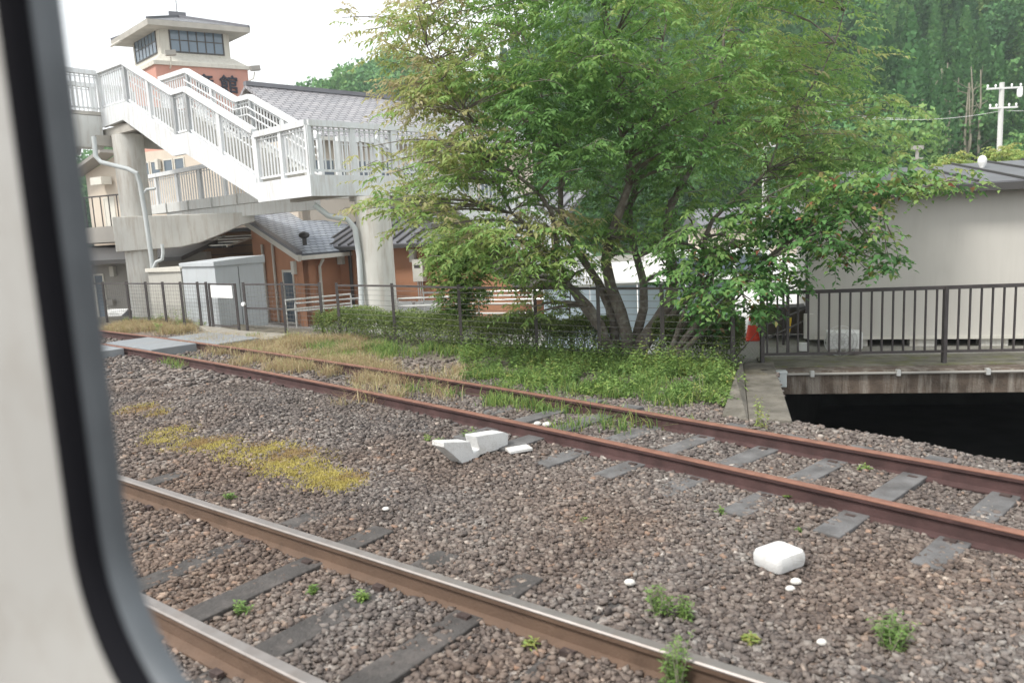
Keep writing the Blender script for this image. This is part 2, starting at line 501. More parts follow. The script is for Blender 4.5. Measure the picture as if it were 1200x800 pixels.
# ------------------------------------------------------------------ ground
def ballast_material():
    m, n, l, b = NT('ballast_bed')
    tc = n.new('ShaderNodeTexCoord')
    vo = n.new('ShaderNodeTexVoronoi'); vo.inputs['Scale'].default_value = 24
    l.new(tc.outputs['Object'], vo.inputs['Vector'])
    r = n.new('ShaderNodeValToRGB')
    st = [(0, (0.10, 0.085, 0.08)), (0.35, (0.17, 0.145, 0.13)), (0.7, (0.24, 0.215, 0.20)), (1, (0.36, 0.33, 0.30))]
    r.color_ramp.elements[0].color = (*st[0][1], 1); r.color_ramp.elements[1].color = (*st[-1][1], 1)
    for p, c in st[1:-1]:
        e = r.color_ramp.elements.new(p); e.color = (*c, 1)
    sp = n.new('ShaderNodeSeparateColor')
    l.new(vo.outputs['Color'], sp.inputs[0]); l.new(sp.outputs[0], r.inputs[0])
    nz = n.new('ShaderNodeTexNoise'); nz.inputs['Scale'].default_value = 0.9; nz.inputs['Detail'].default_value = 5
    l.new(tc.outputs['Object'], nz.inputs['Vector'])
    r2 = n.new('ShaderNodeValToRGB'); r2.color_ramp.elements[0].position = .42; r2.color_ramp.elements[1].position = .62
    r2.color_ramp.elements[1].color = (.55, .55, .55, 1)
    l.new(nz.outputs['Fac'], r2.inputs[0])
    mx = n.new('ShaderNodeMix'); mx.data_type = 'RGBA'
    l.new(r2.outputs[0], mx.inputs[0]); l.new(r.outputs[0], mx.inputs[6]); mx.inputs[7].default_value = (0.17, 0.11, 0.075, 1)
    l.new(mx.outputs[2], b.inputs['Base Color'])
    b.inputs['Roughness'].default_value = 0.95
    bp = n.new('ShaderNodeBump'); bp.inputs['Strength'].default_value = 1.0; bp.inputs['Distance'].default_value = 0.03; bp.invert = True
    l.new(vo.outputs['Distance'], bp.inputs['Height']); l.new(bp.outputs[0], b.inputs['Normal'])
    return m
M['ballast'] = ballast_material()

def grid_sheet(name, xs, ys, mask_fn, material, dz=0.0):
    X, Y = np.meshgrid(xs, ys, indexing='ij')
    Z = height(X, Y) + dz
    nx, ny = X.shape
    idx = np.arange(nx * ny).reshape(nx, ny)
    cx = (X[:-1, :-1] + X[1:, 1:]) / 2; cy = (Y[:-1, :-1] + Y[1:, 1:]) / 2
    mk = mask_fn(cx, cy)
    F = np.stack([idx[:-1, :-1], idx[1:, :-1], idx[1:, 1:], idx[:-1, 1:]], -1)[mk]
    used = np.unique(F); remap = np.zeros(nx * ny, int); remap[used] = np.arange(len(used))
    V = np.stack([X.ravel(), Y.ravel(), Z.ravel()], 1)[used]
    o = np_mesh(name, V, remap[F], material, smooth=True, loc=(0, 0, 0))
    return tag(o, kind='structure')
xs = np.concatenate([np.arange(-60, -14, 1.0), np.arange(-14, 10, 0.1), np.arange(10, 40.1, 1.0)])
ys = np.concatenate([np.arange(-20, 0, 1.0), np.arange(0, 24, 0.1), np.arange(24, 60.1, 1.0)])
hole_big = [H1 , H4, H5, H3, H2]
def side(cx, cy): return fence_side(cx, cy)
grid_sheet('ballast_ground', xs, ys, lambda x, y: (side(x, y) < -0.9) & ~in_poly(x, y, HOLE_CUT), M['ballast'])
grid_sheet('soil_strip', xs, ys, lambda x, y: (side(x, y) >= -0.9) & (side(x, y) < 1.6) & ~in_poly(x, y, HOLE_CUT) & (x < 3.4), M['soil'])
grid_sheet('forecourt_paving', xs, ys, lambda x, y: (side(x, y) >= 1.6) & (x < 1.5) & ~in_poly(x, y, HOLE_CUT), M['paving'])
grid_sheet('gravel_yard', xs, ys, lambda x, y: (((side(x, y) >= -0.9) & (x >= 3.4)) | ((side(x, y) >= 1.6) & (x >= 1.5))) & (y < 14.5) & ~in_poly(x, y, HOLE_CUT), M['yard'])
grid_sheet('concrete_lot', xs, ys, lambda x, y: (side(x, y) >= 1.6) & (x >= 1.5) & (y >= 14.5), M['lot'])
# far ground out to the horizon
mb = MB()
R_ = 600
for (x0, x1, y0, y1) in ((-R_, R_, 60, R_), (-R_, R_, -R_, -20), (-R_, -60, -20, 60), (40, R_, -20, 60)):
    z = -0.72 if y0 == 60 else -0.06
    mb.add([(x0, y0, -.72), (x1, y0, -.72), (x1, y1, -.72), (x0, y1, -.72)], [(0, 1, 2, 3)])
tag(mb.build('far_ground', M['yard'], loc=(0, 0, 0)), kind='structure')

# stream channel below the deck
mb = MB()
zf = -2.4
def wallq(a, b, z0, z1): mb.add([v3(a, z0), v3(b, z0), v3(b, z1), v3(a, z1)], [(0, 1, 2, 3)])
K1, K2 = H2 + unit((.45, .9)) * 8, H3 + unit((.45, .9)) * 8
mb2 = MB()
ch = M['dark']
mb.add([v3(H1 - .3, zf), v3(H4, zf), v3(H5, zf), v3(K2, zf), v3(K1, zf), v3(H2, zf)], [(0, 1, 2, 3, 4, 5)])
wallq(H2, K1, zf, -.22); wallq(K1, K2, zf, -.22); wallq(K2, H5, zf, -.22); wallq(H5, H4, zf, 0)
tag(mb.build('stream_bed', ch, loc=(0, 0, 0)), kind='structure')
mb = MB()   # ballast side retaining wall
nrm = np.array([-ed[1], ed[0]])
mb.hexa([v3(H1 - ed * .2, zf), v3(H4, zf), v3(H4 - nrm * .3, zf), v3(H1 - ed * .2 - nrm * .3, zf)],
        [v3(H1 - ed * .2, -.01), v3(H4, -.01), v3(H4 - nrm * .3, -.01), v3(H1 - ed * .2 - nrm * .3, -.01)])
tag(mb.build('retaining_wall', M['concrete']), 'low concrete wall holding back the ballast along the dark stream opening', 'wall')
# left wing wall of the culvert: flat cap beside the opening, raked bank behind it
WING = [G(846, 487, .02)[:2], G(878, 490, .02)[:2], H1 + (-.03, -.12), H2 + (0, .05), H2 + (-.55, .15), G(862, 452, .05)[:2]]
mb = MB()
mb.col([H1 + (-.03, -.12), H2 + (.0, .05), H2 + (-.42, .1), H1 + (-.42, .02)], zf, .035)
wa_, wb__, wc_, wd__ = WING[0], H1 + (-.425, .02), H2 + (-.425, .1), WING[5]
mb.hexa([v3(wa_, -.2), v3(wb__, -.2), v3(wc_, -.2), v3(wd__, -.2)], [v3(wa_, .03), v3(wb__, .028), v3(wc_, .10), v3(wd__, .20)])
tag(mb.build('wing_wall', M['concrete'], bevel=.015), 'weathered concrete wing wall sloping down beside the dark stream opening', 'wall')
# deck slab over the stream
deck = empty('deck_slab', v3(H2 + bd * 4, -.4), 'stained concrete deck slab spanning the dark stream opening with mossy kerb', 'bridge')
back = unit((.19, .98))
mb = MB(); P = [H2 - bd * .1, H3, H3 + back * 8, H2 - bd * .1 + back * 8]
mb.col(P, -.26, -.115)
mb.build('slab', M['concrete'], deck)
mb = MB(); P = [H2 - bd * .12 - back * .10, H3 - back * .10, H3 + back * .22, H2 - bd * .12 + back * .22]
mb.col(P, -.40, -.075)
mb.build('edge_beam', M['beam'], deck, bevel=.012)
mb = MB(); P = [H2 - bd * .12 + back * .225, H3 + back * .225, H3 + back * 1.05, H2 - bd * .12 + back * 1.05]
mb.col(P, -.12, -.062)
mb.build('moss_strip', M['moss'], deck)

# stones -----------------------------------------------------------
phi = (1 + 5 ** .5) / 2
ICO = np.array([(-1, phi, 0), (1, phi, 0), (-1, -phi, 0), (1, -phi, 0), (0, -1, phi), (0, 1, phi), (0, -1, -phi), (0, 1, -phi), (phi, 0, -1), (phi, 0, 1), (-phi, 0, -1), (-phi, 0, 1)], float)
ICO /= np.linalg.norm(ICO[0])
ICF = np.array([(0, 11, 5), (0, 5, 1), (0, 1, 7), (0, 7, 10), (0, 10, 11), (1, 5, 9), (5, 11, 4), (11, 10, 2), (10, 7, 6), (7, 1, 8), (3, 9, 4), (3, 4, 2), (3, 2, 6), (3, 6, 8), (3, 8, 9), (4, 9, 5), (2, 4, 11), (6, 2, 10), (8, 6, 7), (9, 8, 1)])
def near_coords(x, y):
    s = (x - C0[0]) * TD[0] + (y - C0[1]) * TD[1]; o = (x - C0[0]) * TN[0] + (y - C0[1]) * TN[1]
    return s, o
def far_off(x, y):
    """offset from the near rail of the far track (positive beyond) and arc parameter"""
    sl = np.polyval(np.polyder(CA), y)
    return (x - np.polyval(CA, y)) / np.sqrt(1 + sl ** 2)
def scatter_stones(n, y0, y1, smin, smax):
    y = np.sqrt(rng.uniform(y0 * y0, y1 * y1, n))
    x = rng.uniform(-.8, .78, n) * y
    ok = (fence_side(x, y) < rng.uniform(-1.6, -0.2, n)) & ~in_poly(x, y, HOLE) & ~in_poly(x, y, WING)
    dn = near_coords(x, y)[1]
    ok &= ~((np.abs(dn) < .05) | (np.abs(dn + GA) < .05))
    fo = far_off(x, y)
    ok &= ~((np.abs(fo) < .05) | (np.abs(fo - 1.06) < .05))
    x, y = x[ok], y[ok]
    s = np.exp(rng.uniform(np.log(smin), np.log(smax), len(x)))
    return x, y, s
def ksl(x, y):
    """0/1 mask on tops of sleepers"""
    s, o = near_coords(x, y)
    a = (np.abs(((s + 10.31 + .33) % .66) - .33) < .11) & (o > -1.55) & (o < .5)
    v_ = 2.2
    while v_ < 8.6:
        sl_ = np.polyval(np.polyder(CA), v_)
        p0_, t_, n_ = far_pt(v_, 0)
        dx, dy = x - p0_[0], y - p0_[1]
        kx = int(round(v_ * 7.3)) * 37 % 10
        if kx < 6 and v_ > 4.4:
            v_ += .62 / math.sqrt(1 + sl_ ** 2); continue
        a |= (np.abs(dx * t_[0] + dy * t_[1]) < .11) & (np.abs(dx * n_[0] + dy * n_[1] - .53) < 1.03)
        v_ += .62 / math.sqrt(1 + sl_ ** 2)
    return a
parts = [scatter_stones(90000, 1.6, 6.5, .009, .030), scatter_stones(75000, 6.5, 11, .013, .035), scatter_stones(22000, 11, 18, .025, .05)]
x = np.concatenate([p[0] for p in parts]); y = np.concatenate([p[1] for p in parts]); s = np.concatenate([p[2] for p in parts])
kk = ~(ksl(x, y) & (rng.uniform(size=len(x)) < .62))
x, y, s = x[kk], y[kk], s[kk]
STX, STY, STS = x, y, s
def stain(m):
    # patches of brown brake dust and fines over the stones
    nt = m.node_tree; n, l = nt.nodes, nt.links; b = n['Principled BSDF']
    src = b.inputs['Base Color'].links[0].from_socket
    tc = n.new('ShaderNodeTexCoord'); nz = n.new('ShaderNodeTexNoise'); nz.inputs['Scale'].default_value = .55; nz.inputs['Detail'].default_value = 7
    l.new(tc.outputs['Object'], nz.inputs['Vector'])
    r = n.new('ShaderNodeValToRGB'); r.color_ramp.elements[0].position = .40; r.color_ramp.elements[1].position = .60; r.color_ramp.elements[1].color = (.7, .7, .7, 1)
    l.new(nz.outputs['Fac'], r.inputs[0])
    dt = n.new('ShaderNodeVectorMath'); dt.operation = 'DOT_PRODUCT'; dt.inputs[1].default_value = (TN[0], TN[1], 0)
    l.new(tc.outputs['Object'], dt.inputs[0])
    mr = n.new('ShaderNodeMapRange'); mr.inputs['From Min'].default_value = 4.0; mr.inputs['From Max'].default_value = 6.5
    mr.inputs['To Min'].default_value = 1.0; mr.inputs['To Max'].default_value = .2
    l.new(dt.outputs['Value'], mr.inputs['Value'])
    mu = n.new('ShaderNodeMath'); mu.operation = 'MULTIPLY'
    l.new(r.outputs[0], mu.inputs[0]); l.new(mr.outputs[0], mu.inputs[1])
    mx = n.new('ShaderNodeMix'); mx.data_type = 'RGBA'; mx.blend_type = 'MULTIPLY'
    l.new(mu.outputs[0], mx.inputs[0]); l.new(src, mx.inputs[6]); mx.inputs[7].default_value = (.96, .76, .62, 1)
    l.new(mx.outputs[2], b.inputs['Base Color'])
def make_stones(name, x, y, s, mt, tint, flat=.62):
    n = len(x)
    z = height(x, y) + s * .15 + rng.uniform(-.006, .012, n)
    BX = np.array([(-1, -1, -1), (1, -1, -1), (1, 1, -1), (-1, 1, -1), (-1, -1, 1), (1, -1, 1), (1, 1, 1), (-1, 1, 1)], float) * .62
    V = BX[None] * (1 + rng.uniform(-.55, .40, (n, 8, 3)))
    V = V * np.stack([np.ones(n), rng.uniform(.55, 1, n), rng.uniform(.4, flat + .15, n)], 1)[:, None, :] * s[:, None, None] * 1.12
    a = rng.uniform(0, 2 * np.pi, n); t = rng.normal(0, .35, n)
    # tilt about x then turn about z
    ct, st_ = np.cos(t), np.sin(t)
    y1 = V[:, :, 1] * ct[:, None] - V[:, :, 2] * st_[:, None]; z1 = V[:, :, 1] * st_[:, None] + V[:, :, 2] * ct[:, None]
    ca, sa = np.cos(a), np.sin(a)
    x2 = V[:, :, 0] * ca[:, None] - y1 * sa[:, None]; y2 = V[:, :, 0] * sa[:, None] + y1 * ca[:, None]
    V = np.stack([x2 + x[:, None], y2 + y[:, None], z1 + z[:, None]], -1).reshape(-1, 3)
    BF = np.array([(0, 2, 1), (0, 3, 2), (4, 5, 6), (4, 6, 7), (0, 1, 5), (0, 5, 4), (1, 2, 6), (1, 6, 5), (2, 3, 7), (2, 7, 6), (3, 0, 4), (3, 4, 7)])
    F = (BF[None] + 8 * np.arange(n)[:, None, None]).reshape(-1, 3)
    return np_mesh(name, V, F, mt, tint=np.repeat(tint, 8), loc=(0, 0, 0))
M['stones'] = ramp_mat('ballast_stone', [(0, (0.07, 0.062, 0.060)), (.25, (0.115, 0.097, 0.089)), (.5, (0.160, 0.137, 0.124)), (.72, (0.205, 0.182, 0.167)), (.85, (0.26, 0.24, 0.22)), (.93, (0.25, 0.165, 0.12)), (1, (0.45, 0.43, 0.40))], .9, bump=.5)
# zones: greyer darker heap between the tracks, browner near the train
far = far_off(x, y)
dnn = near_coords(x, y)[1]
zone = .12 * vnoise(x, y, .8, 4) - .10 * np.exp(-((dnn - 2.6) ** 2) / 1.2) * (x < -.5)
tint = np.clip(rng.beta(2.0, 2.2, len(x)) + zone, 0, .89)
rare = rng.uniform(size=len(x))
tint = np.where(rare < .012, rng.uniform(.9, .95, len(x)), tint)
tint = np.where(rare > .993, rng.uniform(.96, 1.0, len(x)), tint)
stain(M['stones'])
st_o = make_stones('ballast_stones', x, y, s, M['stones'], tint)
tag(st_o, 'crushed brown and grey ballast stones covering the track bed', 'ballast', kind='stuff')

# ------------------------------------------------------------------ railway tracks
def rail_profile():
    # half section (offset, z): base, web, head
    return [(-.060, 0), (.060, 0), (.060, .011), (.012, .030), (.008, .105), (.031, .118), (.033, .142)], [(.033, .142), (.026, .153), (-.026, .153), (-.033, .142)], [(-.033, .142), (-.031, .118), (-.008, .105), (-.012, .030), (-.060, .011)]
def rail(center, normals, z0, m_web, m_head, parent):
    """two meshes: web+foot part and the head strip as its sub-part"""
    a, b, c = rail_profile()
    prof = a + c[1:]          # closed body without the top
    prof = a + [(-.033, .142), (-.031, .118), (-.008, .105), (-.012, .030), (-.060, .011)]
    n = len(prof); m = len(center)
    vs = [v3(center[i] + normals[i] * o, z0[i] + z) for i in range(m) for o, z in prof]
    fs = [(i * n + j, i * n + (j + 1) % n, (i + 1) * n + (j + 1) % n, (i + 1) * n + j) for i in range(m - 1) for j in range(n)]
    fs += [tuple(range(n)), tuple(range((m - 1) * n, m * n))[::-1]]
    o = MB().add(vs, fs).build('rail', m_web, parent)
    pr = [(-.034, .1415), (-.034, .147), (-.026, .154), (.026, .154), (.034, .147), (.034, .1415)]
    n = len(pr)
    vs = [v3(center[i] + normals[i] * q, z0[i] + z) for i in range(m) for q, z in pr]
    fs = [(i * n + j, i * n + (j + 1) % n, (i + 1) * n + (j + 1) % n, (i + 1) * n + j) for i in range(m - 1) for j in range(n)]
    fs += [tuple(range(n)), tuple(range((m - 1) * n, m * n))[::-1]]
    MB().add(vs, fs).build('rail_head', m_head, o)
    return o
# far, rusty track
ft = empty('railway_track', (0.5, 7.5, 0), 'rusty dark red track with bleached sleepers running beside the weeds and the stream opening', 'railway track')
sy = np.concatenate([np.arange(1.0, 30, .5)])
for off in (0, 1.06):
    q = [far_pt(v, off) for v in sy]
    rail([a for a, _, _ in q], [c for _, _, c in q], [0.0] * len(q), M['rust'], M['rusthead'], ft)
v = 2.2
k = 0
while v < 19.5:
    sl = np.polyval(np.polyder(CA), v)
    p0, t, nn = far_pt(v, 0)
    c = p0 + nn * (.53 + rng.normal(0, .03))
    a = rng.normal(0, .02)
    d = np.array([nn[0] * math.cos(a) - nn[1] * math.sin(a), nn[0] * math.sin(a) + nn[1] * math.cos(a)])
    lift = rng.uniform(-.012, .014)
    h0 = float(height(c[0], c[1]))
    sl_ = MB().box(c, d, 2.1, .20 + rng.uniform(-.02, .02), h0 - .14, (max(h0, 0) + .024 + lift) if v < 8.6 else -.01).build('sleeper', M['timber'], ft, bevel=.008)
    for off in (0, 1.06):
        pc = p0 + nn * off
        for sg in (-1, 1):
            MB().box(pc + nn * sg * .085, nn, .04, .07, .0, .035).build('rail_clip', M['plate'], sl_)
    v += .62 / math.sqrt(1 + sl ** 2)
    k += 1
# near track, polished head
nt_ = empty('railway_track', (-1, 4, 0), 'brown track with bright polished rail heads running right beneath the train window', 'railway track')
ss = np.arange(-26, 12.1, 1.0)
for off in (0, -GA):
    rail([near_pt(v, off) for v in ss], [TN] * len(ss), [0.0] * len(ss), M['brownrail'], M['shiny'], nt_)
v = -10.0 - 0.31
while v < 6:
    j = round((v + .0) / .66)
    s0 = v
    c = near_pt(s0, -.52 + rng.normal(0, .03))
    sl_ = MB().box(c, TN, 2.1, .20, -.14, .010 + rng.uniform(-.012, .012)).build('sleeper', M['timberdark'], nt_, bevel=.008)
    for off in (0, -GA):
        pc = near_pt(s0, off)
        for sg in (-1, 1):
            MB().box(pc + TN * sg * .085, TN, .04, .07, .0, .035).build('rail_clip', M['plate'], sl_)
    v += .66

# ------------------------------------------------------------------ level crossing and path
def far_box(y_a, y_b, o_a, o_b, z0, z1):
    P = [far_pt(y_a, o_a)[0], far_pt(y_b, o_a)[0], far_pt(y_b, o_b)[0], far_pt(y_a, o_b)[0]]
    return MB().col(P, z0, z1)
cr = empty('foot_crossing', v3(far_pt(15.5, .5)[0], 0), 'pale blue grey concrete slab crossing laid across the rusty track', 'crossing')
far_box(14.95, 16.45, -.95, -.075, -.05, .155).build('slab', M['crossing'], cr, bevel=.012)
far_box(14.35, 15.85, .085, .965, -.05, .16).build('slab', M['crossing'], cr, bevel=.012)
far_box(14.0, 15.5, 1.14, 2.05, -.05, .155).build('slab', M['crossing'], cr, bevel=.012)
pa = G(222, 401, .12); 
P = [far_pt(13.9, 2.08)[0], far_pt(15.4, 2.08)[0], D(232, 380, 18.9)[:2], D(247, 380, 18.6)[:2], D(284, 380, 17.2)[:2], D(336, 380, 16.2)[:2], D(330, 388, 15.6)[:2]]
o = MB().col(P, -.1, .125).build('footpath', M['path'], bevel=.015); tag(o, kind='structure')

# ------------------------------------------------------------------ fences
def zt(x, y): return float(height(x, y))
def mesh_fence(pts, label, gate=False, zt_=1.17, vert=True):
    root = empty('gate' if gate else 'mesh_fence', v3(pts[0], 0), label, 'gate' if gate else 'fence')
    for i, p in enumerate(pts):
        MB().bar(v3(p, zt(*p[:2]) - .15), v3(p, zt_ + (.03 if not gate else 0)), .05, .05).build('post', M['fence'], root)
    mb = MB(); wb = MB()
    for a, b in zip(pts[:-1], pts[1:]):
        a, b = np.array(a[:2]), np.array(b[:2])
        L = np.linalg.norm(b - a); d = (b - a) / L
        zr = .14 + max(zt(*a), zt(*b)) * .5
        mb.bar(v3(a + d * .026, zt_ - .02), v3(b - d * .026, zt_ - .02), .032, .035)
        if gate:
            mb.bar(v3(a + d * .026, zr), v3(b - d * .026, zr), .032, .035)
        nz_ = 10
        for k in range(nz_):
            z = zr + (zt_ - .06 - zr) * (k + .5) / nz_
            wb.bar(v3(a + d * .02, z), v3(b - d * .02, z), .006, .006)
        nv = int(L / .11) if vert else 0
        for k in range(1, nv):
            p = a + (b - a) * k / nv
            wb.bar(v3(p, zr), v3(p, zt_ - .04), .0035, .0035)
    mb.build('top_rail', M['fence'], root)
    wb.build('wire_mesh', M['wire'], root)
    return root
fp = lambda px, py, d: D(px, py, d)[:2]
mesh_fence([fp(100, 331, 22.2), fp(120, 331, 21.6), fp(148, 331, 20.8), fp(170, 331, 20.2), fp(190, 331, 19.7), fp(211, 332, 19.2), fp(231, 332, 18.7), fp(241, 332, 18.45)], 'dark mesh fence left of the gate in front of the round column and pale shed')
g = mesh_fence([fp(245, 334, 18.35), fp(275, 334, 17.6)], 'narrow dark wire mesh gate carrying a white sign, in front of the shed', gate=True)
a, b = np.array(fp(248, 334, 18.3)), np.array(fp(273, 334, 17.68)); off = unit((b - a))
nn = np.array([off[1], -off[0]])
MB().hexa([v3(a + nn * .03, .83), v3(b + nn * .03, .83), v3(b + nn * .04, .83), v3(a + nn * .04, .83)], [v3(a + nn * .03, 1.12), v3(b + nn * .03, 1.12), v3(b + nn * .04, 1.12), v3(a + nn * .04, 1.12)]).build('sign_board', M['whiteplastic'], g)
g2 = mesh_fence([fp(285, 334, 17.3), fp(330, 331, 16.6), fp(374, 331, 15.7)], 'short dark mesh fence between the gate and the hedge with a knobbed end post')
mbk = MB().bar(v3(fp(285, 334, 17.3), .62), v3(fp(330, 331, 16.6), .62), .032, .035); mbk.build('mid_rail', M['fence'], g2)
pk = v3(fp(285, 334, 17.28), .72); MB().tube([pk + (0, -.06, 0), pk + (-.02, -.11, 0)], .045, 10).build('latch_knob', M['whiteplastic'], g2)
mesh_fence([fp(394, 331, 15.2), fp(459, 333, 14.2), fp(537, 332, 12.9), fp(626, 330, 11.9), fp(700, 330, 11.2), fp(775, 330, 10.7), fp(858, 330, 10.2)], 'long dark mesh fence in front of the clipped hedge and the big tree', vert=False)

# picket railing on the deck
dr = empty('picket_railing', v3(H2 + back * .35, -.1), 'dark brown metal picket railing on the concrete deck before the off white prefab', 'railing')
r0 = np.array(D(893, 350, 10.95)[:2]); rdir = bd
posts = [r0 + rdir * k * 2.42 for k in range(5)]
for p in posts:
    MB().bar(v3(p, -.10), v3(p, 1.0), .065, .05).build('post', M['fence'], dr)
mb = MB()
e_ = posts[-1]
mb.bar(v3(r0, .985), v3(e_, .985), .05, .05); mb.build('top_rail', M['fence'], dr)
MB().bar(v3(r0, .10), v3(e_, .10), .04, .035).build('bottom_rail', M['fence'], dr)
mb = MB()
L = np.linalg.norm(e_ - r0); nb = int(L / .14)
for k in range(nb):
    p = r0 + rdir * (.07 + k * .14)
    if min(np.linalg.norm(p - q) for q in posts) > .05:
        mb.bar(v3(p, .116), v3(p, .965), .022, .022)
mb.build('pickets', M['fence'], dr)
mesh = None
# second short run of the railing going back on the left
dr2 = empty('side_railing', v3(r0, -.1), 'short dark railing turning back from the deck railing near the red cone', 'railing')
q1 = r0 + np.array([.03, .06]); q2 = np.array(D(948, 340, 13.1)[:2])
mb = MB().bar(v3(q1, .93), v3(q2, .93), .03, .03); mb.build('top_rail', M['fence'], dr2)
mb = MB().bar(v3(q1, .5), v3(q2, .5), .02, .02).bar(v3(q1, .3), v3(q2, .3), .02, .02); mb.build('mid_rail', M['fence'], dr2)
for t in (.5, 1): MB().bar(v3(lerp(q1, q2, t), -.1), v3(lerp(q1, q2, t), .93), .04, .04).build('post', M['fence'], dr2)

# pipe, junction box and hose along the deck edge
cd0 = empty('cable_conduit', v3(H2, -.1), 'pale grey conduit clipped along the top of the stained deck beam', 'pipe')
a = H2 - back * .14 + bd * .12; b = H3 - back * .14
MB().tube([v3(a, -.105), v3(b, -.105)], .019, 10).build('pipe', M['greywall'], cd0, smooth=True)
for k in range(8):
    p = a + bd * (.35 + k * 1.1); MB().box(p, bd, .05, .07, -.14, -.06).build('clip', M['galv'], cd0)
jb = empty('junction_box', v3(H2 + bd * .05, -.3), 'small pale grey junction box at the left end of the deck beam', 'box')
c = H2 + bd * .03 - back * .17
MB().box(c, bd, .19, .12, -.27, -.055).build('case', M['pvc'], jb, bevel=.01)
MB().box(c, bd, .205, .13, -.085, -.045).build('lid', M['pvc'], jb, bevel=.008)
hp = [v3(c - bd * .09, -.12), v3(c - bd * .3, -.07), v3(c - bd * .5 + back * .05, -.09), v3(c - bd * .62 + back * .1, -.2)]
tag(MB().tube(hp, .03, 8).build('hose', M['blue'], smooth=True), 'blue corrugated hose entering the grey junction box from the left', 'hose')

# ------------------------------------------------------------------ footbridge
SD = np.array([.8, -.6])         # stair direction (down)
SW = np.array([.6, .8])          # across, away from the camera
P0 = np.array(D(305, 218, 18.5)[:2]); FL = 3.42
Q = np.array(D(143, 120, 22.5)[:2]); 
SDu = unit(P0 - Q); SW = np.array([-SDu[1], SDu[0]]); WD = 1.85
TOPZ = 5.98
fb = empty('footbridge', v3(D(160, 380, 23)[:2], 0), 'white steel station footbridge with stairs, slatted balustrades and concrete columns', 'footbridge')
def balustrade(p, q, zp, zq, name='balustrade', h=1.1, post_every=1.3, mat_=None, postw=.13):
    """posts, thick top rail, bottom rail, two mid rails and many bars between plan points p,q with floor heights zp,zq"""
    m_ = mat_ or M['white']
    p, q = np.array(p[:2], float), np.array(q[:2], float)
    L = np.linalg.norm(q - p); d = (q - p) / L
    A, B = v3(p, zp), v3(q, zq)
    up = np.array([0, 0, 1.])
    root = MB().bar(A + up * h, B + up * h, .15, .13).build(name, m_, fb)
    npost = max(1, int(round(L / post_every)))
    for k in range(npost + 1):
        c = lerp(A, B, k / npost)
        MB().box(c, d, postw, .09, c[2] - .02, c[2] + h - .05).build('post', m_, root)
    mb = MB()
    for hh, tt in ((.10, .05), (h * .88, .025)):
        mb.bar(A + up * hh, B + up * hh, .03, tt)
    n = int(L / (.13 if post_every != 1.6 else .17))
    nrm = np.array([-d[1], d[0], 0]) * .028
    for k in range(1, n):
        c = lerp(A, B, k / n) + nrm
        mb.bar(c + up * .08, c + up * (h - .06), .034, .034)
    mb.build('bars', m_, root)
    return root
# stairs: level top, flight, mid landing, flight
Ls = np.linalg.norm(P0 - Q)
prof = [(-1.2, TOPZ), (0.35, TOPZ), (0.35 + (Ls - 1.0) * .46, None), (0.35 + (Ls - 1.0) * .46 + .65, None), (Ls - .05, FL)]
drop = TOPZ - FL
s2, s3 = prof[2][0], prof[3][0]
zm = TOPZ - drop * (s2 - .35) / ((s2 - .35) + (Ls - .05 - s3))
prof = [(-1.25, TOPZ), (.35, TOPZ), (s2, zm), (s3, zm), (Ls - .05, FL)]
for side_ in (0, 1):
    base = Q + SW * WD * side_
    for i in range(4):
        a, b = prof[i], prof[i + 1]
        balustrade(base + SDu * a[0], base + SDu * b[0], a[1] + .12, b[1] + .12, post_every=1.15 if i in (1, 3) else 5)
# stringers
for side_ in (0, 1):
    base = Q + SW * (WD * side_ + (-.06 if side_ == 0 else .06))
    up_ = [v3(base + SDu * s_, z + .16) for s_, z in prof]
    dn_ = [v3(base + SDu * (s_ - (.22 if 0 < i < 4 else 0)), z - .36) for i, (s_, z) in enumerate(prof)]
    dn_[1] = v3(base + SDu * (.05), prof[1][1] - .30)
    mb = MB()
    for i in range(4):
        th = v3(SW * .10, 0)
        mb.hexa([dn_[i], dn_[i + 1], up_[i + 1], up_[i]], [p_ + th for p_ in (dn_[i], dn_[i + 1], up_[i + 1], up_[i])])
    mb.build('stringer', M['girder'] if side_ else M['white'], fb)
# underside plate and treads
mb = MB()
for i in range(4):
    a, b = prof[i], prof[i + 1]
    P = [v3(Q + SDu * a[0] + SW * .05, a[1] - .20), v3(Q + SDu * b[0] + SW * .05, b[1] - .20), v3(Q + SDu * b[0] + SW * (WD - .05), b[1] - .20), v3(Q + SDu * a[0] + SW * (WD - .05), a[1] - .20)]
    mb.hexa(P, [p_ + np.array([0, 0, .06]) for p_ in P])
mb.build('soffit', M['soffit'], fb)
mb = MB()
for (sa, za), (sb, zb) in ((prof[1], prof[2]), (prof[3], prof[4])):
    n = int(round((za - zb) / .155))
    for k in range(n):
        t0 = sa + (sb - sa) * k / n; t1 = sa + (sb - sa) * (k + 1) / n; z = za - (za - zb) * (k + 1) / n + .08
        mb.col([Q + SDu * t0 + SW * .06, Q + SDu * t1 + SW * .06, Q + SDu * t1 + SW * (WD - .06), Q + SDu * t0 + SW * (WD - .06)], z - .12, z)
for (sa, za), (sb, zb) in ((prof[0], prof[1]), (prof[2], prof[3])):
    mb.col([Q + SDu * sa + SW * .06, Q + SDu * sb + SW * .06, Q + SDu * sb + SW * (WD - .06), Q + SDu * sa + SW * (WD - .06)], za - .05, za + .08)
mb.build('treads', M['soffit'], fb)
# inner handrails
mb = MB()
for side_ in (.12, WD - .12):
    base = Q + SW * side_
    for hh in (.62, .82):
        mb.tube([v3(base + SDu * s_, z + .12 + hh) for s_, z in prof[1:]], .022, 6)
mb.build('handrails', M['white'], fb)
